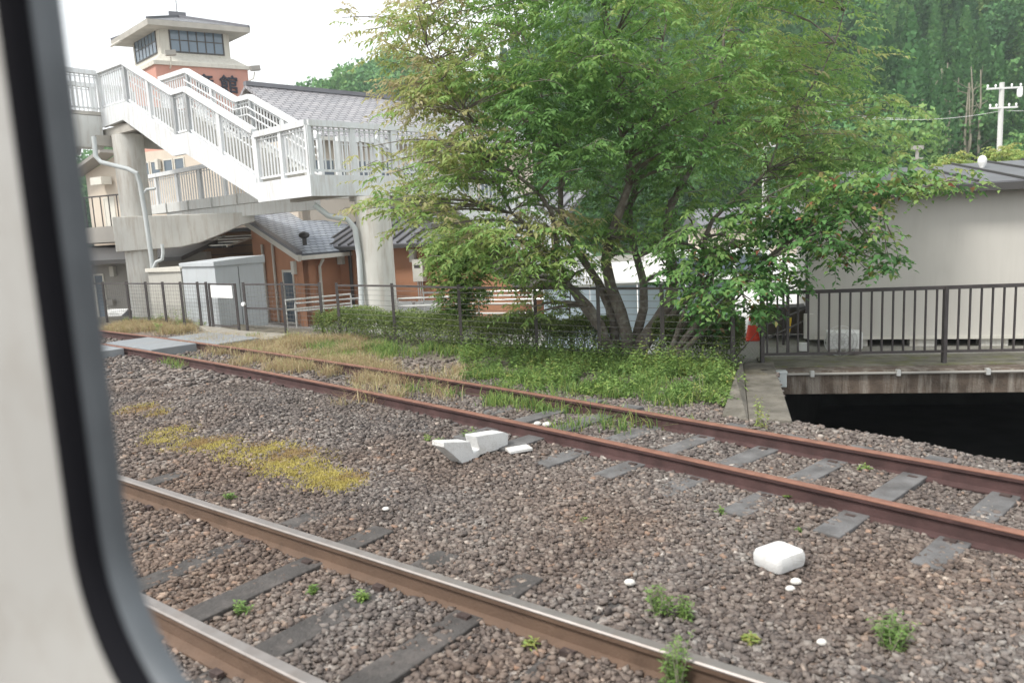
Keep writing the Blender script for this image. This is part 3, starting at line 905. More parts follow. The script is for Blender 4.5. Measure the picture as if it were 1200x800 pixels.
# bridge deck crossing the tracks
B0 = Q - SDu * 1.25
bdir = -SW
Bw = 1.9
mb = MB()
Lb = 16
Ps = [B0 + SW * .0, B0 + bdir * Lb, B0 + bdir * Lb - SDu * Bw, B0 - SDu * Bw]
mb.col([p_ for p_ in Ps], TOPZ - .02, TOPZ + .08)
mb.col([B0, B0 - SDu * Bw, B0 - SDu * Bw + SW * WD, B0 + SW * WD], TOPZ - .02, TOPZ + .08)
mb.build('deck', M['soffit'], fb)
for o_ in (0, Bw - .3):
    mb = MB()
    a = B0 - SDu * (o_ + .02) + bdir * .05
    P = []
    # box girder with rounded lower edge
    for ang in np.linspace(0, math.pi / 2, 6):
        P.append((-.18 * math.sin(ang) + .0, -.90 - .25 * math.sin(ang) * 0 + .18 * (1 - math.cos(ang)) * -1))
    sec = [(0, -.03), (0, -.80), (.05, -.93), (.15, -.98), (.25, -.93), (.30, -.80), (.30, -.03)]
    vs = []
    for L_ in (0, Lb):
        for so, z in sec:
            vs.append(v3(a + bdir * L_ - SDu * so, TOPZ + z))
    n = len(sec)
    mb.add(vs, [tuple(range(n))[::-1], tuple(range(n, 2 * n))] + [(i, (i + 1) % n, n + (i + 1) % n, n + i) for i in range(n)])
    mb.build('girder', M['girder'], fb, smooth=True)
balustrade(B0 - SDu * .05, B0 - SDu * .05 + bdir * Lb, TOPZ + .08, TOPZ + .08)
balustrade(B0 - SDu * Bw + SW * WD, B0 - SDu * Bw + bdir * Lb, TOPZ + .08, TOPZ + .08)
# dark steel frames under the top landing
mb = MB()
for t in (.1, .9, 1.7):
    mb.bar(v3(Q - SDu * 2.4 + SW * t, TOPZ - .5), v3(Q + SDu * .9 + SW * t, TOPZ - .5), .12, .22)
mb.bar(v3(Q - SDu * 1.2 - SW * .3, TOPZ - .75), v3(Q - SDu * 1.2 + SW * 2.3, TOPZ - .75), .2, .3)
mb.build('cross_beams', M['soffit'], fb)
# column with bracket
CC = np.array(D(154, 200, 23.2)[:2])
MB().tube([v3(CC, 2.1), v3(CC, TOPZ - .62)], .42, 28).build('column', M['concrete_light'], fb, smooth=True)
MB().tube([v3(CC, -.2), v3(CC, 2.1)], .44, 28).build('column', M['concrete_light'], fb, smooth=True)
bk = empty  # noqa
bu = unit(np.array(D(270, 255, 23.6)[:2]) - np.array(D(143, 255, 22.6)[:2])); bv = np.array([-bu[1], bu[0]])
mb = MB()
c0 = CC - bu * .6 - bv * .55
profb = [(0, 2.0), (1.7, 2.05), (2.3, 2.16), (2.9, 2.38), (3.5, 2.62), (3.9, 2.72), (3.9, 3.0), (0, 3.0)]
mb.prism([v3(c0 + bu * s_, z) for s_, z in profb], v3(bv * 1.1, 0))
mb.build('bracket', M['concrete_light'], fb, bevel=.02)
# lower walkway at the level of the landing
W0 = np.array(D(160, 212, 28.5)[:2]); W1 = np.array(D(368, 212, 21.2)[:2])
wu = unit(W1 - W0); wv = np.array([-wu[1], wu[0]])
balustrade(W0, W1, FL + .02, FL + .02, h=1.12, post_every=1.6)
mb = MB(); mb.col([W0, W1, W1 + wv * 2, W0 + wv * 2], FL - .12, FL); mb.build('walkway_deck', M['soffit'], fb)
mb = MB()
mb.bar(v3(W0 - wv * .05, FL - .02), v3(W1 - wv * .05, FL - .02), .12, .30)
for k in range(7):
    p = lerp(W0, W1, (k + .5) / 7) - wv * .13
    mb.box(p, wu, .1, .06, FL - .18, FL + .14)
mb.build('walkway_fascia', M['girder'], fb)
mb = MB(); mb.bar(v3(W0 + wv * .05 + wu * 2.2, FL - .36), v3(W1 + wv * .05, FL - .36), .2, .36); mb.build('walkway_girder', M['girder'], fb)
# landing
P1 = np.array(D(365, 211, 17.0)[:2]); lu = unit(P1 - P0)
P2 = np.array(D(507, 212, 19.2)[:2]); P3 = P2 + (P0 - P1) * 1.0
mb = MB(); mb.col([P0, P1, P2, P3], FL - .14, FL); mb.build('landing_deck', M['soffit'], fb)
mb = MB()
def fascia(a, b, z0, z1, t=.09):
    a, b = np.array(a), np.array(b); d = unit(b - a); nn = np.array([d[1], -d[0]])
    mb.col([a + nn * .0, b + nn * .0, b + nn * t, a + nn * t], z0, z1)
fascia(P0, P1 + unit(P1 - P0) * .09, FL - .42, FL + .03); fascia(P1, P2, FL - .42, FL + .03); fascia(P2, P3, FL - .42, FL + .03)
mb.build('landing_fascia', M['white'], fb)
mb = MB()
cL = (P0 + P1 + P2 + P3) / 4
mb.bar(v3(lerp(P0, P3, .25), FL - .30), v3(lerp(P1, P2, .25), FL - .30), .2, .26); mb.bar(v3(lerp(P0, P3, .75), FL - .30), v3(lerp(P1, P2, .75), FL - .30), .2, .26)
mb.build('landing_beams', M['soffit'], fb)
balustrade(P0, P1, FL + .03, FL + .03, post_every=1.1)
balustrade(P1, P2, FL + .03, FL + .03, post_every=1.1)
balustrade(P3 , lerp(P3, P0, .35), FL + .03, FL + .03, post_every=2)
# second flight going down behind the tree
f2 = unit(P2 - P1); L2 = 6.6
zb = -.6
for s_ in (0, 1):
    base = P2 + (P3 - P2) * (s_ * .98 + .01)
    balustrade(base, base + f2 * L2, FL + .12, zb + .12, post_every=1.2)
mb = MB()
for s_ in (0, 1):
    base = P2 + (P3 - P2) * (s_ * .96)
    th = v3(unit(P3 - P2) * .1, 0)
    loop = [v3(base, FL - .36), v3(base + f2 * L2, zb - .2), v3(base + f2 * L2, zb + .16), v3(base, FL + .14)]
    mb.hexa(loop, [p_ + th for p_ in loop])
mb.build('stringer', M['white'], fb)
mb = MB()
n = 25
for k in range(n):
    t0, t1 = L2 * k / n, L2 * (k + 1) / n; z = FL - (FL - zb) * (k + 1) / n + .06
    a = P2 + f2 * t0; b = P2 + f2 * t1; dd = (P3 - P2)
    mb.col([a + dd * .05, b + dd * .05, b + dd * .95, a + dd * .95], z - .14, z)
mb.build('treads', M['soffit'], fb)
# pillar under the landing
PC = np.array(D(441, 300, 17.9)[:2])
MB().tube([v3(PC, -.8), v3(PC, FL - .44)], .40, 28).build('column', M['concrete_light'], fb, smooth=True)
# downpipes
mb = MB()
a = D(368, 240, 17.3); b = D(385, 253, 17.4); c = D(407, 257, 17.5); d_ = D(416, 268, 17.55)
mb.tube([a, lerp(a, b, .6), b, c, lerp(c, d_, .5), d_, D(421, 300, 17.55), D(425, 372, 17.5), D(419, 376, 17.4)], .065, 10)
mb.build('downpipe', M['pvc'], fb, smooth=True)
mb = MB()
pp = [D(110, 160, 22.0), D(112, 183, 22.0), D(118, 190, 22.0), D(150, 198, 22.0), D(160, 203, 22.0), D(164, 215, 22.1), D(170, 250, 22.0), D(178, 305, 22.2), D(179, 316, 22.2)]
mb.tube(pp, .065, 10)
mb.build('downpipe', M['pvc'], fb, smooth=True); mb = MB()
mb.tube([D(169, 226, 22.1), D(172, 222, 22.1), D(182, 221, 22.1)], .04, 8)
mb.build('pipe_branch', M['pvc'], fb, smooth=True); mb = MB()
mb.tube([D(180, 314, 22.1), D(183, 307, 22.1), D(190, 304, 22.1), D(191, 296, 22.1), D(190, 286, 22.1)], .05, 8)
mb.build('downpipe', M['pvc'], fb, smooth=True)

# ------------------------------------------------------------------ generic building helpers
def wall_face(root, a, b, z0, z1, t, m_, name='wall'):
    a, b = np.array(a[:2], float), np.array(b[:2], float); d = unit(b - a); nn = np.array([-d[1], d[0]])
    return MB().col([a, b, b + nn * t, a + nn * t], z0, z1).build(name, m_, root)
def window(root, a, b, s0, s1, z0, z1, mull=0, trans=0, mf=None, mg=None, name='window', proud=.03, fw=.06):
    """window on the wall a->b (seen from the -n side) between distances s0,s1"""
    a, b = np.array(a[:2], float), np.array(b[:2], float); d = unit(b - a); nn = np.array([-d[1], d[0]])
    mb = MB()
    def bx(s_a, s_b, za, zb_, t0, t1):
        mb.col([a + d * s_a - nn * t1, a + d * s_b - nn * t1, a + d * s_b - nn * t0, a + d * s_a - nn * t0], za, zb_)
    bx(s0 - fw, s0, z0 - fw, z1 + fw, -.02, proud); bx(s1, s1 + fw, z0 - fw, z1 + fw, -.02, proud)
    bx(s0, s1, z0 - fw, z0, -.02, proud); bx(s0, s1, z1, z1 + fw, -.02, proud)
    for k in range(1, mull + 1):
        c = s0 + (s1 - s0) * k / (mull + 1); bx(c - .025, c + .025, z0, z1, -.02, proud - .005)
    for k in range(1, trans + 1):
        c = z0 + (z1 - z0) * k / (trans + 1); bx(s0, s1, c - .022, c + .022, -.02, proud - .008)
    f = mb.build(name, mf or M['darktrim'], root)
    g_ = MB().col([a + d * s0 - nn * .012, a + d * s1 - nn * .012, a + d * s1 - nn * .004, a + d * s0 - nn * .004], z0, z1)
    g_.build('pane', mg or M['glass'], f)
    return f
def slab_roof(root, c4, t, m_, name='roof'):
    c4 = [np.array(p, float) for p in c4]
    return MB().hexa([p - np.array([0, 0, t]) for p in c4], c4).build(name, m_, root)

# ------------------------------------------------------------------ tower
tc_ = np.array(D(172, 22, 33)[:2])
ta, tb = unit((.86, .51)), unit((-.70, .71))
LA, LB = 4.12, 4.4
tw = empty('tower', v3(tc_ + ta * 2 + tb * 2, 0), 'salmon red lookout tower with glazed top storey and dark pagoda roof behind the stairs', 'tower')
EZ = 11.32
def tq(i0, i1, sh):
    """corner points of the plan shrunk by sh metres"""
    return [tc_ + ta * sh + tb * sh, tc_ + ta * (LA - sh) + tb * sh, tc_ + ta * (LA - sh) + tb * (LB - sh), tc_ + ta * sh + tb * (LB - sh)]
q0 = tq(0, 0, 0); q6 = tq(0, 0, .62); q3 = tq(0, 0, .22)
apex = (q0[0] + q0[2]) / 2
mb = MB()
mb.add([v3(p, EZ + .02) for p in q0] + [v3(apex, EZ + .75)], [(0, 1, 4), (1, 2, 4), (2, 3, 4), (3, 0, 4), (3, 2, 1, 0)])
M['pagoda'] = tile_mat('dark_pagoda_tiles', (0.10, 0.10, 0.11), (0.14, 0.14, 0.15), ta, .5, .28)
rf = mb.build('roof', M['pagoda'], tw)
mb = MB()
for i in range(4):
    mb.bar(v3(lerp(q0[i], apex, .02), EZ + .06), v3(lerp(q0[i], apex, .97), EZ + .76), .14, .1)
mb.box(apex, ta, .7, .16, EZ + .7, EZ + .95)
mb.tube([v3(apex, EZ + .9), v3(apex, EZ + 2.0)], .02, 5)
mb.build('ridge_tiles', M['metalroof'], rf)
mb = MB(); mb.hexa([v3(p, EZ - .2) for p in tq(0, 0, .03)], [v3(p, EZ + .015) for p in tq(0, 0, .0)]); mb.build('eave', M['soffit'], tw)
mb = MB(); mb.col(tq(0, 0, .66), 10.1, EZ - .2); mb.build('window_storey', M['towercream'], tw)
mb = MB(); mb.hexa([v3(p, 9.74) for p in tq(0, 0, .18)], [v3(p, 10.1) for p in tq(0, 0, .60)]); mb.build('flared_band', M['towercream'], tw)
mb = MB(); mb.hexa([v3(p, 9.58) for p in tq(0, 0, .12)], [v3(p, 9.74) for p in tq(0, 0, .12)]); mb.build('string_course', M['towercream'], tw)
mb = MB(); mb.col(tq(0, 0, .20), -.7, 9.58); mb.build('wall', M['redtower'], tw)
t66 = tq(0, 0, .66)
LAi = LA - 1.32; LBi = LB - 1.32
window(tw, t66[0], t66[1], .42, LAi - .3, 10.27, 11.17, mull=5, trans=1, mg=M['glasslight'])
window(tw, t66[3], t66[0], .3, LBi - .45, 10.27, 11.17, mull=5, trans=1, mg=M['glasslight'])
# gutter
mb = MB(); mb.tube([v3(q0[3], EZ - .22), v3(lerp(q0[3], q0[0], .28), EZ - .22)], .05, 6); mb.build('gutter', M['trim'], tw)
# lettering on the tower wall
q2_ = tq(0, 0, .20)
def kanji(ch, s_, z, size):
    cu = bpy.data.curves.new('lettering', 'FONT')
    cu.body = ch; cu.size = size; cu.extrude = .03
    tmp = bpy.data.objects.new('lettering', cu); COL.objects.link(tmp)
    dg = bpy.context.evaluated_depsgraph_get()
    me = bpy.data.meshes.new_from_object(tmp.evaluated_get(dg))
    bpy.data.objects.remove(tmp)
    # bold the strokes: three slightly shifted copies in one letter mesh
    v0 = [tuple(v.co) for v in me.vertices]; f0 = [tuple(p.vertices) for p in me.polygons]; nv = len(v0)
    vs, fs = [], []
    for q, (dx, dy, dz) in enumerate(((0, 0, 0), (.014, .004, .002), (-.014, -.004, .004), (.0, .010, .006), (0, -.010, .008))):
        vs += [(a_ + dx, b_ + dy, c_ + dz) for a_, b_, c_ in v0]; fs += [tuple(i_ + q * nv for i_ in f) for f in f0]
    me = bpy.data.meshes.new('lettering'); me.from_pydata(vs, [], fs); me.update()
    me.materials.clear(); me.materials.append(M['lettering'])
    o = bpy.data.objects.new('lettering', me); COL.objects.link(o)
    nn = np.array([ta[1], -ta[0]])
    pos = v3(q2_[0] + ta * s_ + nn * .04, z)
    o.parent = tw
    X = Vector((ta[0], ta[1], 0)); Z = Vector((nn[0], nn[1], 0)); Y = Vector((0, 0, 1))
    mw = Matrix.Identity(4)
    for r_ in range(3):
        mw[r_][0], mw[r_][1], mw[r_][2] = X[r_], Y[r_], Z[r_]
    mw.translation = Vector(pos) - tw.location
    o.matrix_local = mw
    return o
def al_t(px, py):
    d = ray(px, py); A_ = np.array([[ta[0], -d[0]], [ta[1], -d[1]]]); return np.linalg.solve(A_, -q2_[0])[0]
kanji('産', al_t(229, 103), 8.62, .80)
kanji('館', al_t(258, 108), 8.62, .80)
# floodlights
def floodlight(root_pos, label, d_):
    r_ = empty('floodlight', root_pos, label, 'floodlight', 'floodlights on the tower')
    p = np.array(root_pos)
    MB().tube([p, p + np.array([d_[0] * .35, d_[1] * .35, .1]), p + np.array([d_[0] * .45, d_[1] * .45, .38])], .03, 6).build('arm', M['trim'], r_)
    h = p + np.array([d_[0] * .5, d_[1] * .5, .5])
    MB().bar(h - v3(ta * .2, .0), h + v3(ta * .2, .05), .22, .2).build('lamp_head', M['greywall'], r_)
nnv = np.array([ta[1], -ta[0]])
floodlight(v3(q3[0] + ta * .55, 9.45), 'small floodlight on the tower corner above the stair rail', nnv)
floodlight(v3(q3[1], 9.1), 'small floodlight bracketed off the right corner of the tower beside the lettering', nnv * .5 + ta * .6)

# ------------------------------------------------------------------ large tiled roof building
hl = empty('exhibition_hall', v3(D(450, 300, 33)[:2], -.7), 'long hall with a big grey tiled roof behind the footbridge landing', 'building')
R1 = D(288, 111, 30.5); R2 = D(560, 138.5, 38.5); R1[2] = R2[2] = 8.05
ru = unit(R2[:2] - R1[:2]); rn = np.array([ru[1], -ru[0]])
E1 = v3(R1[:2] + rn * 4.3, 5.7); E2 = v3(R2[:2] + rn * 4.3, 5.7)
M['tiles_big'] = tile_mat('light_grey_roof_tiles', (0.24, 0.235, 0.25), (0.34, 0.325, 0.335), ru, .36, .20)
M['tiles_low'] = tile_mat('blue_grey_roof_tiles', (0.25, 0.275, 0.32), (0.34, 0.37, 0.41), unit((.35, .94)), .34, .17)
rf = slab_roof(hl, [E1, E2, R2, R1], .12, M['tiles_big'])
Bk1 = v3(R1[:2] - rn * 4.3, 5.7); Bk2 = v3(R2[:2] - rn * 4.3, 5.7)
slab_roof(hl, [R1, R2, Bk2, Bk1], .12, M['tiles_big'])
MB().bar(R1 + np.array([0, 0, .05]), R2 + np.array([0, 0, .05]), .25, .16).build('ridge_tiles', M['metalroof'], rf)
wa, wb_ = E1[:2] - rn * .7, E2[:2] - rn * .7
wall_face(hl, wa, wb_, -.7, 5.75, .3, M['cream'])
wall_face(hl, Bk1[:2] + rn * .7, wa, -.7, 5.7, .3, M['cream'])
LH = np.linalg.norm(wb_ - wa)
for k in range(5):
    window(hl, wa, wb_, .5 + k * 2.0, 1.9 + k * 2.0, 3.6, 4.9, mull=2, trans=1, mf=M['trim'])
MB().bar(E1 + np.array([0, 0, -.12]), E2 + np.array([0, 0, -.12]), .14, .12).build('gutter', M['trim'], hl)

# ------------------------------------------------------------------ cream two-storey building at left
cb = empty('cream_building', v3(D(200, 300, 32)[:2], -.7), 'cream rendered two storey building with small square windows below the stairs', 'building')
c1 = np.array(D(97, 180, 33.5)[:2]); c2 = np.array(D(228, 190, 30)[:2]); cu_ = unit(c2 - c1); cn = np.array([-cu_[1], cu_[0]])
c3 = c2 + cu_ * 2.0
z_of = lambda px, py, d: D(px, py, d)[2]
MB().prism([v3(c1, -.7), v3(c3, -.7), v3(c3, 5.75), v3(c1 + cu_ * 2.2, 5.9), v3(c1, 5.3)], v3(cn * 4, 0)).build('wall', M['cream'], cb)
mb = MB().bar(v3(c1 - cn * .3 - cu_ * .3, 5.3), v3(c1 + cu_ * 2.2 - cn * .3, 6.05), .7, .14); mb.build('roof_verge', M['greywall'], cb)
Lc = np.linalg.norm(c2 - c1)
def along(px):
    # distance along wall c1->c2 for a pixel column at y=200
    d = ray(px, 200); A_ = np.array([[cu_[0], -d[0]], [cu_[1], -d[1]]]); r_ = np.linalg.solve(A_, -c1); return r_[0]
for pa_, pb_ in ((169.5, 175), (178.5, 188), (193.5, 203), (206.5, 216.5)):
    window(cb, c1, c2, along(pa_), along(pb_), 4.95, 5.42, mf=M['trim'], fw=.05)
window(cb, c1, c2, along(118), along(129), 2.55, 4.2, mull=1, mf=M['trim'], mg=M['trim'], name='door')
MB().box(c1 + cu_ * along(189) - cn * .12, cu_, .18, .15, 5.1, 5.5).build('wall_lamp', M['trim'], cb)
MB().box(c1 + cu_ * along(126) - cn * .35, cu_, .75, .45, 4.75, 5.05).build('wall_unit', M['trim'], cb)
# balcony
bl0 = c1 - cn * 4.0 - cu_ * 1.0; bl1 = np.array(D(150, 260, 27)[:2])
mb = MB(); mb.col([bl0, bl1, bl1 + cn * 3.4, bl0 + cn * 3.4], 2.35, 2.9); mb.build('balcony_slab', M['greywall'], cb)
mb = MB()
mb.bar(v3(bl0, 3.95), v3(bl1, 3.95), .05, .05)
n = 20
for k in range(n + 1): mb.bar(v3(lerp(bl0, bl1, k / n), 2.9), v3(lerp(bl0, bl1, k / n), 3.93), .03 if k % 5 else .07, .03)
mb.build('balcony_railing', M['fence'], cb)
# annex below it: grey wall with door, dark lean-to roof
an = empty('annex', v3(D(180, 340, 27)[:2], -.7), 'grey brown ground floor annex with a dark lean-to canopy behind the round column', 'building')
n1 = np.array(D(95, 330, 27.5)[:2]); n2 = np.array(D(245, 330, 26.5)[:2]); nu = unit(n2 - n1); nv_ = np.array([-nu[1], nu[0]])
wall_face(an, n1, n2, -.75, 1.85, .3, M['greywall'])
slab_roof(an, [v3(n1 - nv_ * 1.4, 1.75), v3(n2 - nv_ * 1.4, 1.75), v3(n2 + nv_ * .8, 2.25), v3(n1 + nv_ * .8, 2.25)], .14, M['darktrim'])
def al2(px):
    d = ray(px, 330); A_ = np.array([[nu[0], -d[0]], [nu[1], -d[1]]]); return np.linalg.solve(A_, -n1)[0]
window(an, n1, n2, al2(112), al2(121), -.7, 1.2, mf=M['trim'], name='door')
window(an, n1, n2, al2(153), al2(163), -.7, 1.5, mull=1, mf=M['trim'], name='door')
MB().box(n1 + nu * al2(136) - nv_ * .1, nu, .16, .16, 1.15, 1.5).build('wall_lamp', M['trim'], an)
MB().box(n1 + nu * al2(129) - nv_ * .1, nu, .3, .16, 0.15, .35).build('meter', M['greywall'], an)
# brown boarded part under the walkway
br_ = empty('boarded_building', v3(D(270, 300, 29)[:2], -.7), 'brown boarded building with pale canopy frames under the lower walkway', 'building')
m1 = np.array(D(196, 300, 30)[:2]); m2 = np.array(D(318, 300, 28.3)[:2]); mu = unit(m2 - m1); mv_ = np.array([-mu[1], mu[0]])
wall_face(br_, m1, m2, -.75, 2.6, .3, M['brownwall'])
slab_roof(br_, [v3(m1 - mv_ * .5, 2.62), v3(m2 - mv_ * .5, 2.62), v3(m2 + mv_ * 3, 2.8), v3(m1 + mv_ * 3, 2.8)], .12, M['darktrim'])
mb = MB()
for k in range(1, 11):
    z = -.7 + k * .3
    mb.bar(v3(m1 - mv_ * .006, z), v3(m2 - mv_ * .006, z), .012, .02)
mb.build('board_joints', M['darktrim'], br_)
mb = MB()
for k in range(4):
    mb.bar(v3(m1 + mu * 1.3 - mv_ * (.4 + k * .55), 2.35 - k * .1), v3(m2 - mv_ * (.4 + k * .55), 2.35 - k * .1), .04, .04)
for k in range(3):
    p = lerp(m1 + mu * 1.4, m2, k / 2)
    mb.bar(v3(p - mv_ * .3, 2.38), v3(p - mv_ * 2.3, 2.0), .05, .05)
mb.build('canopy_frame', M['trim'], br_)
MB().box(lerp(m1, m2, .62) - mv_ * .5, mu, .8, .5, 1.95, 2.2).build('fan_unit', M['darktrim'], br_)
o = slab_roof(br_, [v3(m1 - mv_ * 2.2 - mu * .5, 1.55), v3(m1 - mv_ * 2.2 + mu * 1.6, 1.62), v3(m1 + mu * 1.6 - mv_ * .1, 2.0), v3(m1 - mu * .5 - mv_ * .1, 1.9)], .1, M['darktrim'], name='lean_to_roof')

# ------------------------------------------------------------------ terracotta house with tiled roof
hs = empty('tiled_house', v3(D(380, 330, 26)[:2], -.7), 'low terracotta house with blue grey tiled roof, seen below the landing', 'house')
BL, TL, BR, TR = D(351, 298, 24), D(281, 252, 27), D(427, 291.5, 27), D(392, 240, 31)
slab_roof(hs, [BL, BR, TR, TL], .10, M['tiles_low'])
M['tiles_low'].node_tree.nodes['Mapping'].inputs['Rotation'].default_value = (0, 0, -math.atan2(BR[1] - BL[1], BR[0] - BL[0]))
ev = unit(BR - BL)
mb = MB().bar(BL + np.array([0, 0, -.13]), TL + np.array([0, 0, -.13]), .1, .20); mb.build('bargeboard', M['trim'], hs)
mb = MB().bar(TL + np.array([0, 0, .03]), BL + np.array([0, 0, .03]), .2, .1); mb.build('verge_tiles', M['metalroof'], hs)
mb = MB().bar(BL + np.array([0, 0, -.12]), BR + np.array([0, 0, -.12]), .14, .13); mb.build('gutter', M['trim'], hs)
ww0 = BL[:2] + unit(BR[:2] - BL[:2]) * .45 + unit(TL[:2] - BL[:2]) * .5
ww1 = ww0 + unit(BR[:2] - BL[:2]) * 5.2
ww2 = TL[:2] + unit(BR[:2] - BL[:2]) * .45
gd = unit(ww0 - ww2)
zE = BL[2] - .1
MB().prism([v3(ww0, -.75), v3(ww2, -.75), v3(ww2, TL[2] - .15), v3(ww0, zE + .02)], v3(unit(BR[:2] - BL[:2]) * .25, 0)).build('wall', M['terracotta'], hs)
wall_face(hs, ww0, ww1, -.75, zE, .25, M['terracotta'])
Lg = np.linalg.norm(ww0 - ww2)
window(hs, ww2, ww0, Lg * .62, Lg * .80, -.6, 1.05, mf=M['trim'], name='door', fw=.08)
mb = MB()
for px_ in (310, 322):
    d = ray(px_, 300); A_ = np.array([[gd[0], -d[0]], [gd[1], -d[1]]]); s_ = np.linalg.solve(A_, -ww2)[0]
    gn = np.array([gd[1], -gd[0]])
    MB().tube([v3(ww2 + gd * s_ + gn * .06, -.75), v3(ww2 + gd * s_ + gn * .06, 2.0)], .045, 6).build('downpipe', M['trim'], hs)
dp = lerp(ww0, ww1, .13); fn = unit(BR[:2] - BL[:2]); fnn = np.array([fn[1], -fn[0]])
mb.tube([v3(dp + fnn * .12, -.75), v3(dp + fnn * .12, zE - .35), v3(dp + fnn * .3, zE - .1)], .05, 8)
mb.build('downpipe', M['trim'], hs, smooth=True)
mb = MB(); p = ww0 + fnn * .05 - gd * .35; gn = np.array([gd[1], -gd[0]])
mb.box(ww0 - gd * .35 + gn * .1, gd, .2, .18, 1.0, 1.42); mb.build('wall_lamp', M['trim'], hs)
# roof vent cowl
vc = D(357, 283, 24.6)
ve = empty('roof_cowl', vc + np.array([0, 0, -.1]), 'small dark turbine cowl on the tiled house roof', 'vent')
MB().tube([vc + np.array([0, 0, -.12]), vc + np.array([0, 0, .12])], .07, 10).build('neck', M['darktrim'], ve)
MB().tube([vc + np.array([0, 0, z]) for z in (.1, .14, .2, .27, .31)], [.08, .15, .18, .14, .03], 12).build('cowl', M['darktrim'], ve)
# second range with standing seam roof
h2 = empty('seam_roof_house', v3(D(560, 330, 25)[:2], -.7), 'low brown orange building with a standing seam metal roof behind the pillar', 'house')
s1, s2_ = np.array(D(385, 287, 26.6)[:2]), np.array(D(650, 283, 23.6)[:2]); su = unit(s2_ - s1); sn_ = np.array([-su[1], su[0]])
wall_face(h2, s1 + su * .2, s2_, -.75, 1.72, .3, M['terracotta'])
ez = 1.82
c4 = [v3(s1 - sn_ * .5, ez), v3(s2_ - sn_ * .5, ez), v3(s2_ + sn_ * 4, ez + 1.5), v3(s1 + sn_ * 4, ez + 1.5)]
rf = slab_roof(h2, c4, .1, M['metalroof'])
mb = MB(); n = int(np.linalg.norm(s2_ - s1) / .36)
for k in range(n + 1):
    t = k / n
    # seams raked along the slope
    mb.bar(lerp(c4[0], c4[1], t) + np.array([0, 0, .03]), lerp(c4[3], c4[2], t) + np.array([0, 0, .03]), .05, .07)
mb.build('seams', M['darktrim'], rf)
MB().bar(c4[0] + np.array([0, 0, -.09]), c4[1] + np.array([0, 0, -.09]), .1, .11).build('gutter', M['darktrim'], h2)
def al3(px, py=330):
    d = ray(px, py); A_ = np.array([[su[0], -d[0]], [su[1], -d[1]]]); return np.linalg.solve(A_, -s1)[0]
def on3(px, out): return s1 + su * al3(px) - sn_ * out
mb = MB(); mb.tube([v3(on3(414, .1), -.7), v3(on3(414, .1), 1.7)], .06, 8); mb.build('downpipe', M['darktrim'], h2)
for px_ in (404, 488):
    MB().box(on3(px_, .12), su, .18, .2, 1.2, 1.6).build('wall_lamp', M['trim'], h2)
hb = empty('water_heater', v3(on3(495, .2), 0), 'white wall mounted water heater on the terracotta wall right of the pillar', 'water heater')
MB().box(on3(495, .16), su, .38, .26, .55, 1.28).build('case', M['trim'], hb, bevel=.02)
MB().box(on3(495, .295), su, .22, .01, 1.0, 1.1).build('vent_slot', M['darktrim'], hb)
mb = MB()
for k in (-.08, 0, .08): mb.tube([v3(on3(495, .16) + su * k, -.68), v3(on3(495, .16) + su * k, .56)], .02, 6)
mb.build('pipes', M['galv'], hb)
def ac_unit(c, u, zb_, label, wd=.78, ht=.58):
    r_ = empty('air_conditioner', v3(c, zb_), label, 'air conditioner')
    u = unit(u); nn = np.array([u[1], -u[0]])
    MB().box(c, u, wd, .3, zb_ + .06, zb_ + .06 + ht).build('case', M['whiteplastic'], r_, bevel=.015)
    mb = MB()
    cc = v3(np.array(c) + nn * .16 - u * wd * .12, zb_ + .06 + ht / 2)
    for rr in (.06, .12, .18, .235):
        pts = [cc + v3(u * math.cos(t) * rr, math.sin(t) * rr) for t in np.linspace(0, 2 * math.pi, 25)]
        mb.tube(pts, .006, 5)
    for k in range(6): 
        t = k * math.pi / 6
        mb.bar(cc + v3(u * math.cos(t) * .24, math.sin(t) * .24), cc - v3(u * math.cos(t) * .24, math.sin(t) * .24), .008, .008)
    mb.build('fan_grille', M['galv'], r_)
    mb = MB()
    for sgn in (-1, 1): mb.box(np.array(c) + u * sgn * wd * .35, u, .08, .34, zb_, zb_ + .06)
    mb.build('feet', M['greywall'], r_)
    return r_
ac_unit(on3(480, .5), su, -.7, 'white outdoor air conditioner unit under the water heater, left of the pair')
ac_unit(on3(508, .5), su, -.7, 'white outdoor air conditioner unit under the water heater, right of the pair')
ac_unit(np.array(D(140, 365, 24.5)[:2]), nu, -.45, 'outdoor air conditioner unit beside the round column at the annex wall')
o = empty('rubbish_bag', v3(D(155, 370, 23.7)[:2], -.35), 'black lumpy bundle left of the round column base', 'bag')
c = v3(D(152, 370, 23.7)[:2], -.3)
MB().tube([c + np.array([0, 0, z]) for z in (-.3, -.2, .05, .3, .45, .5)], [.2, .32, .38, .3, .12, .06], 9).build('bundle', M['black'], o, smooth=True)

# ------------------------------------------------------------------ sheds near the gate
sh = empty('utility_shed', v3(D(265, 388, 18.6)[:2], 0), 'pale blue grey metal utility shed with shallow roof behind the gate', 'shed')
f0 = np.array(D(221, 388, 19.9)[:2]); f1 = np.array(D(259, 388, 18.9)[:2]); f2_ = np.array(D(315, 380, 20.3)[:2]); f3 = f0 + (f2_ - f1)
MB().col([f0, f1, f2_, f3], -.1, 1.55).build('body', M['shed'], sh, bevel=.01)
cen = (f0 + f2_) / 2
ro = [cen + (p - cen) * 1.06 for p in (f0, f1, f2_, f3)]
hts = [1.60, 1.60, 1.74, 1.74]
MB().hexa([v3(p, 1.545) for p in ro], [v3(p, h_) for p, h_ in zip(ro, (1.64, 1.66, 1.74, 1.72))]).build('roof', M['shed'], sh, bevel=.01)
mb = MB()
d1 = unit(f1 - f0); n1_ = np.array([d1[1], -d1[0]])
d2 = unit(f2_ - f1); n2_ = np.array([d2[1], -d2[0]])
